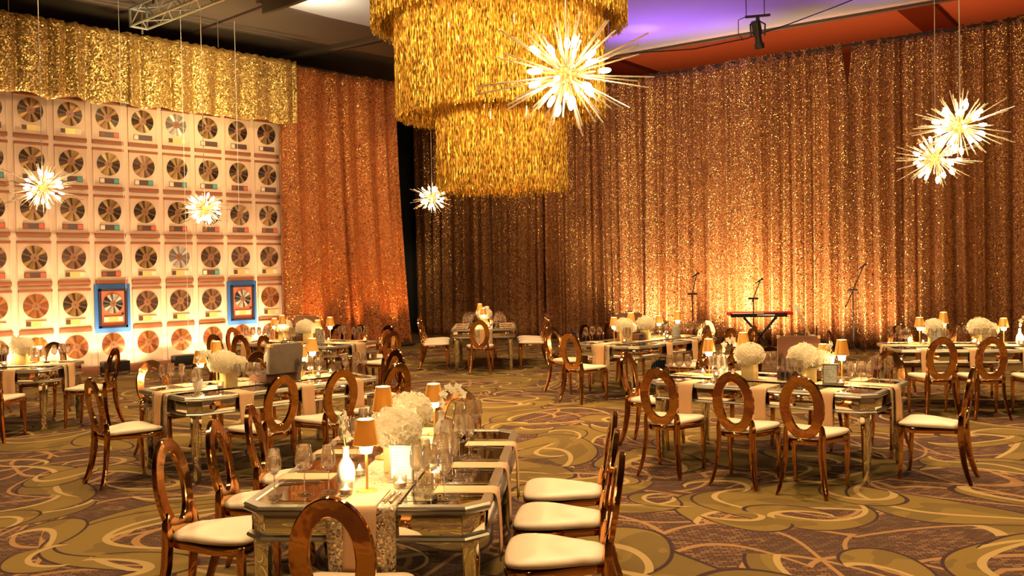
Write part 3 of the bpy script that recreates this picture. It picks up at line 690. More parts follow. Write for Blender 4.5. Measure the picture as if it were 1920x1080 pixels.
# ------------------------------------------------------------------ mirrored tables
TL, TW, TC, TH = 2.13, 1.20, .106, .77
def octo(off, z, L=TL, Wd=TW, c=TC):
    L, Wd = L / 2 - off, Wd / 2 - off; c = max(.02, c - off * .3)
    return [(L, -Wd + c, z), (L, Wd - c, z), (L - c, Wd, z), (-L + c, Wd, z), (-L, Wd - c, z), (-L, -Wd + c, z), (-L + c, -Wd, z), (L - c, -Wd, z)]
def table_protos():
    rim = B().stack([octo(.03, .728), octo(.006, .732), octo(.0, .742), octo(.004, .752), octo(.0, .760), octo(.006, .770), octo(.048, .772), octo(.052, .765)], 0, True, False).mesh('tabletop_rim', 'silver', True, 30)
    border = B().stack([octo(.052, .7655), octo(.125, .7665)], 0, False, False).mesh('border_mirror', 'mirror_border', False)
    top = B().stack([octo(.125, .762), octo(.127, .768), octo(.13, .7685)], 0, False, True).mesh('mirror_top', 'mirror', False)
    tr = B().stack([octo(.05, .600), octo(.012, .603), octo(.008, .612), octo(.014, .622), octo(.05, .625)]).mesh('lower_trim', 'silver', True, 30)
    parts = [('tabletop_rim', rim, None), ('border_mirror', border, 0), ('mirror_top', top, 0), ('lower_trim', tr, None)]
    a = octo(.03, 0); 
    for i in range(8):
        p, q = Vector(a[i]), Vector(a[(i + 1) % 8]); d = (q - p); L = d.length; d.normalize()
        n_ = Vector((d.y, -d.x, 0)); mid = (p + q) / 2 - n_ * .008
        me = B().box((0, 0, 0), (L - .006, .016, .106)).mesh('apron_panel', 'mirror', bevel=.003)
        parts.append(('apron_panel', me, None, (mid.x, mid.y, .676), (0, 0, math.atan2(d.y, d.x))))
    leg = B()
    def sq(w, z, c): return [(w, -w, z), (w, w - c, z), (w - c, w, z), (-w, w, z), (-w, -w, z)]
    leg.stack([sq(.026, 0, .014), sq(.038, .56, .02), sq(.038, .603, .02)])
    me = leg.mesh('leg', 'mirror', True, 20, .003)
    for sx, sy, rz in ((1, 1, 0), (-1, 1, PI / 2), (-1, -1, PI), (1, -1, -PI / 2)):
        parts.append(('leg', me, None, (sx * (TL / 2 - .095), sy * (TW / 2 - .095), 0), (0, 0, rz)))
    proto('table', parts)
table_protos()

# ------------------------------------------------------------------ tableware
def small_protos():
    def glass(nm, k, H, R):
        st = B().lathe([(.001, .0005), (.036 * k, .0005), (.036 * k, .002), (.034 * k, .004), (.006, .010), (.0035, .03), (.0032, H * .42), (.006, H * .455)], 18).mesh('stem', 'glass')
        bw = B().lathe([(.001, H * .455), (.012, H * .462), (R * .86, H * .56), (R, H * .64), (R * .95, H * .78), (R * .74, H - .001), (R * .74 - .001, H + .0005), (R * .74 - .0022, H - .001), (R * .95 - .0022, H * .78), (R - .0022, H * .64), (R * .86 - .002, H * .565), (.011, H * .475), (.001, H * .472)], 22).mesh('bowl', 'glass', True, 50)
        proto(nm, [('bowl', bw, None), ('stem', st, None)])
    glass('wide_glass', 1, .245, .046); glass('slim_glass', .95, .235, .037)
    proto('tumbler', [('tumbler', B().lathe([(.001, .002), (.03, .002), (.033, .01), (.036, .11), (.034, .11), (.031, .014), (.001, .012)], 18).mesh('tumbler', 'glass', True, 50), None)])
    fk = B().sweep([(0, -.10, .004), (0, 0, .007), (0, .035, .004)], [.012, .006, .010], .003)
    for i in range(4): fk.box((-.0085 + .0057 * i, .066, .006), (.0028, .055, .002))
    fk.box((0, .038, .005), (.022, .012, .003)); proto('fork', [('fork', fk.mesh('fork', 'cutlery'), None)])
    kn = B().sweep([(0, -.11, .005), (0, 0, .006), (0, .02, .005), (0, .10, .004), (0, .115, .004)], [.013, .012, .018, .018, .004], [.006, .005, .002, .002, .001])
    proto('knife', [('knife', kn.mesh('knife', 'cutlery'), None)])
    # lamp
    base = B().lathe([(.001, 0), (.05, 0), (.052, .006), (.048, .012), (.008, .016), (.001, .016)], 22).mesh('base', 'gold')
    stem = B().lathe([(.0065, .014), (.0065, .27)], 10).mesh('stem', 'gold')
    shade = B().lathe([(.062, .225), (.063, .226), (.041, .345), (.040, .345), (.0605, .228)], 28).mesh('shade', 'shade')
    glow = B().lathe([(.001, .180), (.026, .186), (.034, .225), (.034, .30), (.026, .338), (.001, .340)], 16).mesh('diffuser', 'lampglow')
    proto('lamp', [('base', base, None), ('stem', stem, None), ('shade', shade, None), ('diffuser', glow, None)])
    # hydrangea bouquet
    rnd = random.Random(9)
    def head(R, n, seed, sq=.8):
        rnd = random.Random(seed); b = B().ball((0, 0, 0), R * .86, 14, 8, 0, (1, 1, sq))
        for i in range(n):
            z = 1 - 2 * (i + .5) / n
            if z < -.75: continue
            q = math.sqrt(1 - z * z); a = i * 2.39996; nn = Vector((q * cos(a), q * sin(a), z)); rr_ = R * rnd.uniform(.86, 1.07)
            c = Vector((nn.x * rr_, nn.y * rr_, nn.z * rr_ * sq)); nn = (nn + Vector([rnd.uniform(-.4, .4) for _ in range(3)])).normalized()
            t = nn.orthogonal().normalized(); t = Matrix.Rotation(rnd.uniform(0, 6), 3, nn) @ t; u = nn.cross(t); w = rnd.uniform(.014, .021)
            vs = [c - nn * .006]; fs = []
            for k in range(4):
                aa = PI / 2 * k; d = t * cos(aa) + u * sin(aa); e = t * cos(aa + .62) + u * sin(aa + .62); g = t * cos(aa - .62) + u * sin(aa - .62)
                j = len(vs); vs += [c + g * w * .8 + nn * .003, c + d * w * 1.25 + nn * .002, c + e * w * .8 + nn * .003]; fs.append((0, j, j + 1, j + 2))
            b.add(vs, fs)
        return b.mesh('flower_head', 'petal', False)
    vase = B().stack([[(x * w, y * w, z) for x, y in ((1, -1), (1, 1), (-1, 1), (-1, -1))] for w, z in ((.058, 0), (.062, .01), (.062, .14), (.056, .14), (.055, .13))], 0, True, True).mesh('vase', 'gold_vase', True, 30, .003)
    proto('bouquet', [('vase', vase, None), ('flower_head', head(.14, 330, 1), None, (0, 0, .23))])
    proto('bouquet_double', [('vase', vase, None), ('flower_head', head(.145, 330, 2), None, (-.05, .0, .235)), ('flower_head', head(.11, 220, 3), None, (.10, .03, .20))])
    # orchid bottle
    bot = B().lathe([(.001, 0), (.036, 0), (.045, .02), (.047, .07), (.040, .11), (.018, .145), (.015, .19), (.019, .2), (.012, .2), (.010, .16)], 20).mesh('bottle', 'white_vase')
    stem = B().tube([(0, 0, .18), (.0, .01, .26), (.03, .02, .33), (.09, .02, .35), (.15, .02, .32)], .003, 6).mesh('stem', 'green')
    pet = B()
    for k, (ang, L, w) in enumerate(((PI / 2, .036, .026), (PI / 2 + 1.3, .036, .034), (PI / 2 - 1.3, .036, .034), (-PI / 2 + .65, .034, .02), (-PI / 2 - .65, .034, .02))):
        d = Vector((cos(ang), 0, sin(ang))); s_ = Vector((-d.z, 0, d.x))
        pet.add([(0, 0, 0), tuple(d * L * .5 + s_ * w * .5 + Vector((0, -.006, 0))), tuple(d * L + Vector((0, -.002, 0))), tuple(d * L * .5 - s_ * w * .5 + Vector((0, -.006, 0)))], [(0, 1, 2, 3)])
    pet.ball((0, -.008, -.006), .009, 8, 5)
    bl = pet.mesh('blossom', 'petal', False)
    parts = [('bottle', bot, None), ('stem', stem, None)]
    for k, (x, z) in enumerate(((.02, .30), (.05, .345), (.085, .32), (.11, .345), (.14, .30), (.0, .25))): parts.append(('blossom', bl, 1, (x, .01 - .02 * (k % 2), z), (0, .3 * k, .5 * ((k % 3) - 1))))
    proto('orchid', parts)
    # candle in glass
    proto('votive', [('cup', B().lathe([(.001, .001), (.028, .001), (.033, .01), (.036, .065), (.034, .065), (.029, .012)], 18).mesh('cup', 'glass'), None),
                     ('candle', B().lathe([(.001, .006), (.026, .006), (.027, .03), (.001, .031)], 14).mesh('candle', 'wax'), None),
                     ('flame', B().ball((0, 0, .044), .006, 8, 6, 0, (1, 1, 2)).mesh('flame', 'flame'), 1)])
    # framed menu
    fr = B()
    for x, z, w, h in ((0, .185, .13, .01), (0, .015, .13, .01), (-.06, .10, .01, .18), (.06, .10, .01, .18)): fr.box((x, 0, z), (w, .02, h))
    proto('menu', [('frame', fr.mesh('frame', 'silver', bevel=.002), None), ('card', B().box((0, 0, .10), (.114, .008, .164)).mesh('card', 'paper', False), None), ('foot', B().box((0, .0, .005), (.14, .06, .01)).mesh('foot', 'silver', bevel=.002), None)])
    # suitcase record player: opening faces -y
    cs_ = B().box((0, 0, .055), (.40, .30, .09)).mesh('case_base', 'case', bevel=.01)
    deck = B().box((0, 0, .103), (.37, .27, .008)).mesh('deck', 'black', bevel=.002)
    plat = B().lathe([(.001, .012), (.11, .012), (.11, .0), (.001, .0)], 24).mesh('platter', 'black')
    spk = B().lathe([(.001, .002), (.03, .003), (.036, .008), (.036, 0)], 16).mesh('speaker', 'black')
    lid = B().box((0, 0, .15), (.40, .06, .30)).mesh('lid', 'case', bevel=.012)
    lining = B().box((0, -.032, .15), (.36, .004, .26)).mesh('lining', 'case', False)
    handle = B().tube([(-.05, 0, .30), (-.045, 0, .325), (.045, 0, .325), (.05, 0, .30)], .006, 6).mesh('handle', 'black')
    corner = B().box((0, 0, 0), (.03, .064, .03)).mesh('corner', 'gold', bevel=.004)
    proto('player', [('case_base', cs_, None), ('lid', lid, None, (0, .17, .095), (-.12, 0, 0)), ('deck', deck, 0), ('platter', plat, 0, (-.03, 0, .107)), ('speaker', spk, 0, (-.13, -.151, .055), (PI / 2, 0, 0)), ('speaker', spk, 0, (.13, -.151, .055), (PI / 2, 0, 0)),
                     ('lining', lining, 1), ('handle', handle, 1), ('corner', corner, 1, (-.187, 0, .288)), ('corner', corner, 1, (.187, 0, .288)), ('arm', B().tube([(.13, .08, .13), (.12, -.02, .13), (.06, -.06, .125)], .004, 6).mesh('arm', 'cutlery'), 0)])
    # salt pot
    proto('jar', [('jar', B().lathe([(.001, 0), (.022, 0), (.024, .03), (.016, .05), (.018, .056), (.001, .06)], 14).mesh('jar', 'glass'), None)])
small_protos()
def cloth_strip(name, path, width, m, seed=0, thick=.006, wav=.004, nx=8):
    """cloth laid along path (list of (x, z)), local x across the table edge, y along it"""
    rnd = random.Random(seed); pts = []
    for (x0, z0), (x1, z1) in zip(path[:-1], path[1:]):
        k = max(1, int(math.hypot(x1 - x0, z1 - z0) / .05))
        for j in range(k): pts.append((x0 + (x1 - x0) * j / k, z0 + (z1 - z0) * j / k))
    pts.append(path[-1]); vs = []; uv = []; ph = rnd.uniform(0, 9); l = 0
    for i, (x, z) in enumerate(pts):
        if i: l += math.hypot(x - pts[i - 1][0], z - pts[i - 1][1])
        hang = 1 if z < TH - .03 else 0
        for j in range(nx + 1):
            t = j / nx; sg = 1 if x > 0 else -1
            dx = hang * wav * (1 + sin(t * 9 + ph)) * min(1, (TH - z) * 8) * sg
            y = (t - .5) * width * (1 - .10 * hang * min(1, (TH - z) * 2)) + .006 * sin(l * 9 + ph) * hang
            vs.append((x + dx, y, z)); uv.append((t * width + seed, l))
    n = nx + 1; fs = [(i * n + j, i * n + j + 1, (i + 1) * n + j + 1, (i + 1) * n + j) for i in range(len(pts) - 1) for j in range(nx)]
    me = D.meshes.new(name); me.from_pydata(vs, [], fs); me.materials.append(M[m]); ul = me.uv_layers.new(name='UVMap')
    for lp in me.loops: ul.data[lp.index].uv = uv[lp.vertex_index]
    me.polygons.foreach_set('use_smooth', [True] * len(me.polygons)); me.update(); return me
def thicken(o, t=.005, off=1): md = o.modifiers.new('thickness', 'SOLIDIFY'); md.thickness = t; md.offset = off; return o
NAP = [cloth_strip('napkin', [(-.30, TH + .004), (-.02, TH + .004), (.006, TH), (.016, TH - .02), (.02, TH - .16), (.022, .43)], .15, 'napkin', k) for k in range(4)]
NAPE = [cloth_strip('napkin', [(-.30, TH + .014), (-.02, TH + .014), (.014, TH + .008), (.030, TH - .02), (.034, TH - .16), (.036, .45)], .16, 'napkin', k + 9) for k in range(2)]
hl = TL / 2
RUN = cloth_strip('table_runner', [(-hl - .014, .24), (-hl - .012, TH - .02), (-hl + .0, TH + .002), (-hl + .03, TH + .006), (hl - .03, TH + .006), (hl, TH + .002), (hl + .012, TH - .02), (hl + .014, .24)], .34, 'runner', 3)

# table: name, centre, yaw, seat side names
TABLES = {
 'T1': dict(n='front table', c=(-.645, 5.396), a=1.494, side={-1: 'aisle side', 1: 'wall side'}, end={-1: 'near end', 1: 'far end'}),
 'T2': dict(n='record-wall middle table', c=(-2.534, 9.427), a=.776, side={-1: 'near side', 1: 'far side'}, end={-1: 'wall end', 1: 'aisle end'}),
 'T3': dict(n='record-wall rear table', c=(-3.30, 14.85), a=-.53, side={-1: 'near side', 1: 'far side'}, end={-1: 'wall end', 1: 'aisle end'}),
 'T4': dict(n='record-wall corner table', c=(-6.7, 11.75), a=.05, side={-1: 'near side', 1: 'far side'}, end={-1: 'outer end', 1: 'aisle end'}),
 'T5': dict(n='dark-drape rear table', c=(-.56, 18.3), a=1.585, side={-1: 'band side', 1: 'record side'}, end={-1: 'near end', 1: 'drape end'}),
 'T6': dict(n='mic-side rear table', c=(2.0, 13.93), a=.78, side={-1: 'near side', 1: 'far side'}, end={-1: 'aisle end', 1: 'drape end'}),
 'T7': dict(n='keyboard-side table', c=(2.483, 8.803), a=-.646, side={-1: 'near side', 1: 'far side'}, end={-1: 'aisle end', 1: 'outer end'}),
 'T8': dict(n='curtain-side edge table', c=(5.91, 12.03), a=-.2, side={-1: 'near side', 1: 'far side'}, end={-1: 'aisle end', 1: 'outer end'}),
}
TLAB = {'T1': 'mirrored dining table closest to the camera, three lamps and white flowers', 'T2': 'mirrored dining table behind the front one, grey case lid on top',
        'T3': 'mirrored dining table between the award records and the orange drape', 'T4': 'mirrored dining table cut by the photo edge, before the copper records',
        'T5': 'mirrored dining table standing end-on before the dark drape', 'T6': 'mirrored dining table behind the keyboard-side table, dark case lid on top',
        'T7': 'mirrored dining table with open brown record player case on top', 'T8': 'mirrored dining table below the paired starburst pendants'}
# chairs: (side key, u, v, turn)
CH = {
 'T1': [('s', -1, -.78, -.94, .02), ('s', -1, -.14, -.94, -.03), ('s', -1, .50, -.95, .04), ('s', 1, -.42, .96, -.08), ('s', 1, .26, .95, .04), ('s', 1, .90, .95, .08), ('e', -1, -1.42, -.03, .0), ('e', 1, 1.42, -.10, .05)],
 'T2': [('s', -1, -.52, -.94, .08), ('s', -1, .14, -.94, -.06), ('s', -1, .76, -.94, .08), ('s', 1, -.62, .95, 0), ('s', 1, .0, .95, .1), ('s', 1, .6, .93, -.05), ('e', -1, -1.40, .04, .0), ('e', 1, 1.45, .05, 0)],
 'T3': [('s', -1, -.72, -.95, 0), ('s', -1, -.2, -.95, .1), ('s', -1, .35, -.95, -.1), ('s', 1, -.4, .95, 0), ('s', 1, .1, .95, 0), ('s', 1, .7, .95, 0), ('e', -1, -1.45, .1, .1), ('e', 1, 1.40, .15, -.2)],
 'T4': [('s', -1, .62, -.95, .06), ('s', -1, 0, -.95, 0), ('s', 1, .35, .98, 0), ('s', 1, -.45, .95, 0), ('e', 1, 1.40, -.08, -.05)],
 'T5': [('s', -1, -.62, -.95, 0), ('s', -1, 0, -.95, 0), ('s', -1, .6, -.95, 0), ('s', 1, -.62, .95, 0), ('s', 1, -.02, .98, 0), ('s', 1, .6, 1.0, 0), ('e', -1, -1.40, .06, 0), ('e', 1, 1.42, 0, 0)],
 'T6': [('s', -1, -.28, -.95, .1), ('s', -1, .35, -.95, -.05), ('s', -1, .92, -.95, .1), ('s', 1, -.7, .98, 0), ('s', 1, 0, .95, 0), ('s', 1, .6, .95, 0), ('e', -1, -1.38, .08, .05), ('e', 1, 1.42, .05, 0)],
 'T7': [('s', -1, -.64, -.93, .10), ('s', -1, .07, -.94, .06), ('s', -1, .66, -.95, .05), ('s', 1, -.55, .98, 0), ('s', 1, .05, 1.0, 0), ('s', 1, .66, .98, -.1), ('e', -1, -1.40, .12, .1), ('e', 1, 1.40, .06, .05)],
 'T8': [('s', -1, -.66, -.95, .1), ('s', -1, -.10, -.93, .05), ('s', -1, .5, -.95, 0), ('s', 1, -.62, .95, 0), ('s', 1, .22, .95, 0), ('e', -1, -1.45, .1, 0)],
}
def seat_name(T, k, sg, u, us):
    t = TABLES[T]
    if k == 'e': return t['end'][sg]
    r = sorted(us).index(u); n = len(us)
    if n == 3 and r == 1: return t['side'][sg] + ' middle seat'
    e = t['end'][-1] if r == 0 else t['end'][1]
    return '%s seat by the %s' % (t['side'][sg], e)
def build_table(T):
    t = TABLES[T]; cx, cy = t['c']; a = t['a']; rnd = random.Random(T)
    ca, sa = cos(a), sin(a)
    def Wp(u, v, z=0): return (cx + ca * u - sa * v, cy + sa * u + ca * v, z)
    place('table', 'dining_table', TLAB[T], 'table', Wp(0, 0), a, 'mirrored dining tables')
    nm = t['n']
    o = thicken(link_obj('table_runner', RUN, None, Wp(0, 0), (0, 0, a)), .003, 0); tag(o, 'champagne sequin runner down the %s' % nm, 'table runner', 'sequin table runners')
    seats = {}
    for k, sg, u, v, tn in CH[T]: seats.setdefault((k, sg), []).append(u)
    for k, sg, u, v, tn in CH[T]:
        sn = seat_name(T, k, sg, u, seats[(k, sg)])
        face = (0 if sg < 0 else PI) if k == 's' else (-PI / 2 if sg < 0 else PI / 2)   # chair +y towards the table
        place('chair', 'dining_chair', 'rose gold oval-back chair, %s, %s' % (sn, nm), 'chair', Wp(u, v), a + face + tn, 'oval-back chairs around the mirrored tables')
        if T == 'T4' and u < -.3: continue
        # place setting on the table edge: own frame with +x outwards
        if k == 's': e = Vector((max(-.72, min(.72, u)), sg * TW / 2, 0)); oa = sg * PI / 2
        else: e = Vector((sg * TL / 2, 0, 0)); oa = 0 if sg > 0 else PI
        def S(x, y, z=0): 
            c_, s_ = cos(oa), sin(oa); return Wp(e.x + c_ * x - s_ * y, e.y + s_ * x + c_ * y, z)
        N = (NAPE if k == 'e' else NAP)[rnd.randrange(2)]
        o = thicken(link_obj('napkin', N, None, S(0, 0), (0, 0, a + oa)), .005, 1); tag(o, 'tan napkin draped at the %s, %s' % (sn, nm), 'napkin', 'tan napkins draped at the seats')
        lay = TH + .001; side = rnd.choice((1, 1, 1))
        big = T in ('T1', 'T2', 'T7')
        gl = ((-.30, .20, 'wide_glass', 'wide wine glass'), (-.36, .11, 'slim_glass', 'slim wine glass'), (-.25, .28, 'slim_glass', 'slim water goblet')) if k == 's' else ((-.22, .30, 'wide_glass', 'wide wine glass'), (-.15, .38, 'slim_glass', 'slim wine glass'), (-.26, .22, 'slim_glass', 'slim water goblet'))
        if T == 'T1' and k == 's' and sg == 1 and u < 0: gl = ((-.25, .40, *gl[0][2:]), (-.13, .44, *gl[1][2:]), (-.36, .36, *gl[2][2:]))
        for x, y, kd, w in gl:
            z_ = TH + .002
            place(kd, 'wine_glass', 'clear %s at the %s, %s' % (w, sn, nm), 'glass', S(x + rnd.uniform(-.015, .015), y * 1.0 + rnd.uniform(-.015, .015), z_), rnd.uniform(0, 6), 'wine glasses set at the tables')
        if big or T == 'T6':
            for x, y, kd, w in ((-.15, -.105, 'fork', 'fork next to the napkin'), (-.15, -.135, 'fork', 'outer fork'), (-.15, .105, 'knife', 'knife next to the napkin'), (-.15, .135, 'knife', 'outer knife')):
                place(kd, kd, 'silver %s, %s, %s' % (w, sn, nm), 'cutlery', S(x, y, TH + .001 + (.01 if k == 'e' else 0)), a + oa + PI / 2 + rnd.uniform(-.06, .06), kd + 's set at the tables')
    return Wp
WP = {T: build_table(T) for T in TABLES}
Z0 = TH + .008
def put(T, kind, name, u, v, what, cat, turn=0, group=None, z=Z0, sc=None, swap=None):
    return place(kind, name, what + ' on the ' + TABLES[T]['n'], cat, WP[T](u, v, z), TABLES[T]['a'] + turn, group, sc, swap)
LAMPG, FLG = 'gold-shaded table lamps', 'white hydrangea bouquets'
LAMPS = {'T1': [(-.80, .03), (.02, .12), (.80, -.05)], 'T2': [(-.62, .10), (-.35, .30), (.40, -.08), (.62, .06)], 'T3': [(-.72, .05), (-.42, -.08), (.15, .12), (.55, -.04)],
         'T4': [(.22, -.10), (-.35, .08), (.62, .2)], 'T5': [(-.62, .0), (.1, .08), (.7, -.05)], 'T6': [(-.62, .12), (-.40, -.02), (.42, .08), (.68, -.08)],
         'T7': [(-.70, .03), (-.42, .22), (.40, .15), (.62, -.02)], 'T8': [(-.62, .0), (-.30, .12), (.42, .1), (.70, .0)]}
ORD = {2: ['aisle-end', 'outer-end'], 3: ['first', 'middle', 'last'], 4: ['first', 'second', 'third', 'fourth']}
for T, L in LAMPS.items():
    for i, (u, v) in enumerate(L):
        e = TABLES[T]['end'][-1]
        put(T, 'lamp', 'table_lamp', u, v, 'gold-shaded lamp, %s from the %s,' % (ORD[len(L)][i], e), 'table lamp', 0, LAMPG, Z0, (1.05, 1.05, (1.05, 1.22, .98, 1.15)[i]))
BQ = {'T1': [(-.30, -.02, 1), (.30, .02, 0)], 'T2': [(-.42, -.08, 1), (.18, .0, 0)], 'T3': [(-.55, .08, 0), (.05, .0, 1)], 'T4': [(.48, .05, 0), (-.1, 0, 0)], 'T5': [(-.35, -.02, 1), (.4, .02, 0)],
      'T6': [(-.52, -.02, 1), (.10, .10, 0)], 'T7': [(-.24, -.06, 0), (.33, -.04, 1)], 'T8': [(-.45, -.02, 0), (.15, .0, 1)]}
for T, L in BQ.items():
    for i, (u, v, k) in enumerate(L):
        put(T, 'bouquet_double' if k else 'bouquet', 'hydrangea_bouquet', u, v, 'white hydrangeas in a gold vase near the %s' % TABLES[T]['end'][-1 if i == 0 else 1], 'flowers', .3 * i, FLG)
for T, u, v, tn, w in (('T1', -.66, .17, .4, 'near end'), ('T1', .52, -.14, -1.3, 'far end'), ('T2', -.72, -.05, 0, 'wall end'), ('T4', .3, .12, 0, 'lamp'), ('T7', .52, .02, 2.2, 'framed menu'), ('T8', .62, .13, 0, 'last lamp'), ('T7', -.6, .14, 1, 'aisle end')):
    put(T, 'orchid', 'orchid_bottle', u, v, 'white orchids in a white bottle by the ' + w, 'flowers', tn, 'orchids in white bottles')
for T, u, v, tn in (('T1', -.58, -.10, -1.75), ('T2', .30, -.10, -.7), ('T7', .56, -.16, .35), ('T6', .55, -.14, -.8), ('T8', -.45, -.16, .1), ('T3', .42, -.12, .3), ('T4', -.02, -.15, 0)):
    put(T, 'menu', 'framed_menu', u, v, 'small silver framed menu card standing', 'menu', tn, 'framed menu cards')
grey = {'lid': B().box((0, 0, .15), (.40, .06, .30)).mesh('lid', 'grey_case', bevel=.012)}
for T, u, v, tn, w, sw in (('T7', .16, .16, .35, 'open brown record player case', None), ('T2', .10, -.04, PI + .1, 'open grey-lidded record player case seen from behind', grey), ('T3', -.18, .16, .55, 'open brown record player case', None), ('T6', -.12, .2, -.75, 'open brown record player case', None)):
    put(T, 'player', 'record_player', u, v, w, 'record player', tn, 'suitcase record players', Z0, None, sw)
VT = {'T1': [(-.72, -.12), (-.86, .12), (-.42, .16), (.1, -.14), (.62, .12)], 'T2': [(-.55, -.16), (.08, .16), (.55, -.15), (.8, .0)], 'T7': [(.32, -.16), (.66, -.18), (-.55, -.13), (-.8, .1)],
      'T3': [(-.3, -.15), (.35, .14)], 'T6': [(-.7, -.13), (.3, -.15), (.6, .12)], 'T8': [(-.55, .13), (.05, -.15), (.55, -.15)], 'T5': [(-.8, -.1), (0, -.13)], 'T4': [(.35, -.16), (.1, .12)]}
VN = ['first', 'second', 'third', 'fourth', 'fifth']
for T, L in VT.items():
    for i, (u, v) in enumerate(sorted(L)): put(T, 'votive', 'votive_candle', u, v, '%s lit votive candle from the %s' % (VN[i], TABLES[T]['end'][-1]), 'candle', 0, 'votive candles in glass cups')
for T, L in {'T1': [(-.45, -.25), (-.3, .25), (.35, -.24)], 'T2': [(-.2, -.24), (.6, .22)], 'T7': [(.28, .24), (-.55, .27)]}.items():
    for i, (u, v) in enumerate(L): put(T, 'jar', 'spice_jar', u, v, '%s little glass jar from the %s' % (VN[i], TABLES[T]['end'][-1]), 'jar', 0, 'small glass jars', TH + .001)

# ------------------------------------------------------------------ band corner
def mic(loc, yaw, H, tilt, blen, label):
    r = link_obj('mic_stand', None, None, loc, (0, 0, yaw)); tag(r, label, 'microphone stand', 'microphone stands before the gold drapes')
    for k in range(3):
        a = 2 * PI * k / 3 + .4
        link_obj('leg', B().tube([(0, 0, .16), (.30 * cos(a), .30 * sin(a), .008)], .011, 6).mesh('leg', 'black'), r)
    link_obj('pole', B().tube([(0, 0, .1), (0, 0, H)], .012, 8).mesh('pole', 'black'), r)
    link_obj('clutch', B().tube([(-.10, 0, H), (.10, 0, H)], .022, 8).mesh('clutch', 'black'), r)
    d = Vector((sin(tilt), 0, cos(tilt)))
    e = Vector((0, 0, H)) + d * blen; s_ = Vector((0, 0, H)) - d * .38 * (1 if blen > .5 else .2)
    link_obj('boom', B().tube([s_, e], .011, 8).mesh('boom', 'black'), r)
    m = link_obj('microphone', B().lathe([(.001, -.12), (.012, -.12), (.018, 0), (.018, .02)], 12).mesh('microphone', 'black'), r, tuple(e), (0, 1.0, 0))
    link_obj('grille', B().ball((0, 0, .04), .028, 12, 8).mesh('grille', 'black'), m)
def gnd(px, y): p = atpx(px, 600, y); return (p.x, p.y, 0)
mic(gnd(1299, 19.6), 0, 1.28, .22, .42, 'black mic stand rising behind the mic-side rear table')
mic(gnd(1413, 19.0), 0, 1.18, .38, .40, 'black mic stand with slanted arm in front of the red keyboard')
mic(gnd(1600, 19.4), 0, 1.30, .42, .55, 'tall black boom mic stand beyond the guitar')
p = atpx(1425, 600, 19.3); kb = tag(link_obj('stage_keyboard', None, None, (p.x, p.y, 0), (0, 0, -.12)), 'long red stage keyboard with black keybed', 'keyboard', None)
zk = .84; link_obj('red_body', B().box((0, .03, zk + .02), (1.30, .30, .07)).mesh('red_body', 'red', bevel=.012), kb)
link_obj('key_bed', B().box((-.04, -.125, zk - .01), (1.14, .03, .085)).mesh('key_bed', 'black', bevel=.004), kb)
for k in range(28): link_obj('white_key', PROTO.setdefault('_wk', B().box((0, 0, 0), (.021, .10, .014)).mesh('white_key', 'white', False)), kb, (-.57 + k * .0225, -.16, zk + .03))
link_obj('control_strip', B().box((.1, -.142, zk - .01), (.35, .004, .03)).mesh('control_strip', 'white', False), kb)
ks = tag(link_obj('keyboard_stand', None, None, (p.x, p.y, 0), (0, 0, -.12)), 'black crossed-leg stand holding up the red keyboard', 'stand')
for sg in (-1, 1):
    link_obj('leg', B().sweep([(sg * .33, .02 * sg, zk - .06), (-sg * .30, .02 * sg, .02)], .05, .035, 0, (0, 1, 0)).mesh('leg', 'black', bevel=.004), ks)
    link_obj('top_bar', B().box((sg * .33, 0, zk - .045), (.05, .34, .03)).mesh('top_bar', 'black', bevel=.004), ks)
    link_obj('foot_bar', B().box((sg * .30, 0, .018), (.05, .4, .03)).mesh('foot_bar', 'black', bevel=.004), ks)
link_obj('hinge_knob', B().ball((0, -.05, .43), .055, 12, 8, 0, (1, .6, 1)).mesh('hinge_knob', 'black'), ks)
p = atpx(1536, 655, 19.0); gt = tag(link_obj('guitar', None, None, (p.x, p.y, -.04), (-.12, 0, 0), (.84, .84, .84)), 'pale guitar leaning on its stand between keyboard and boom mic', 'guitar')
ou = chaikin([(-.16, 0), (-.19, .1), (-.12, .22), (-.15, .36), (-.05, .42), (.05, .42), (.15, .36), (.12, .22), (.19, .1), (.16, 0), (.05, -.04), (-.05, -.04)], 2)
ga = (0, -.40, 0)
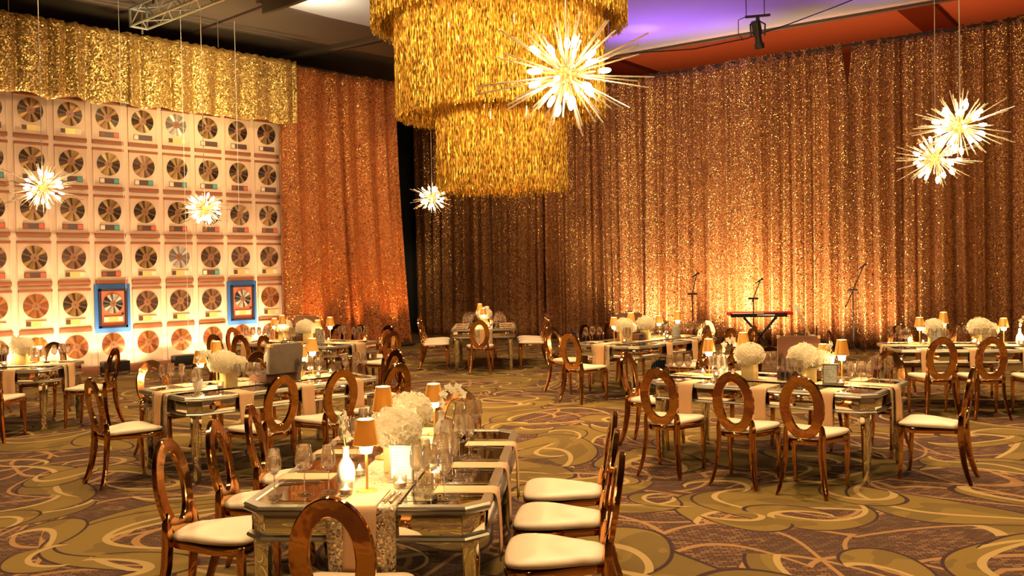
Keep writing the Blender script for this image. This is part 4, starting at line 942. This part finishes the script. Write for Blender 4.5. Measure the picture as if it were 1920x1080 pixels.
body = B().stack([[(x * s_, y, z + .16) for x, z in ou] for s_, y in ((.96, .045), (1, .035), (1, -.035), (.96, -.045))]).mesh('body', 'white', True, 40)
link_obj('body', body, gt, (0, 0, 0), ga)
link_obj('neck', B().box((0, -.045, .90), (.055, .03, .68)).mesh('neck', 'wood', bevel=.004), gt, (0, 0, 0), ga)
link_obj('headstock', B().box((0, -.045, 1.30), (.085, .025, .15)).mesh('headstock', 'white', bevel=.006), gt, (0, 0, 0), ga)
link_obj('pickguard', B().box((.04, -.048, .3), (.14, .006, .2)).mesh('pickguard', 'black', bevel=.002), gt, (0, 0, 0), ga)
st = B()
for sg in (-1, 1): st.tube([(sg * .2, -.15, .01), (sg * .06, .1, .3), (sg * .08, -.1, .2)], .012, 6)
st.tube([(0, .35, .01), (0, .1, .3), (0, .08, .6)], .012, 6)
tag(link_obj('guitar_stand', st.mesh('guitar_stand', 'black'), None, (p.x, p.y + .05, 0)), 'black tubular stand under the pale guitar', 'stand')
p = atpx(1243, 690, 14.6)
bg = tag(link_obj('backpack', None, None, (p.x, p.y, 0)), 'dark navy patterned backpack on the carpet under the mic-side rear table', 'bag')
link_obj('body', B().stack([[(x * w, y * .6 * w, z) for x, y in chaikin([(-.19, -.14), (.19, -.14), (.19, .14), (-.19, .14)], 2)] for w, z in ((.9, 0), (1.05, .04), (1.05, .22), (.9, .34), (.5, .40))]).mesh('body', 'navy', True, 50), bg)
link_obj('pocket', B().box((0, -.095, .12), (.26, .05, .18)).mesh('pocket', 'navy', bevel=.02), bg)
link_obj('strap', B().tube([(-.05, 0, .38), (-.04, 0, .44), (.04, 0, .44), (.05, 0, .38)], .01, 6).mesh('strap', 'black'), bg)
# made-up fittings for the added downlights
for i, (x, y) in enumerate(DOWN):
    if y > 0: place('downlight', 'added_downlight', 'added unseen ceiling light %s' % (['above the front corner by the records', 'above the camera side of the front table', 'above the front corner by the drapes', 'above the record-wall middle table', 'above the keyboard-side table', 'above the outer aisle', 'above the record-wall rear table', 'above the mic-side rear table', 'above the curtain-side edge table', 'above the dark-drape rear table'][i]), 'ceiling light', (x, y, ZC), 0, 'added ceiling lights')
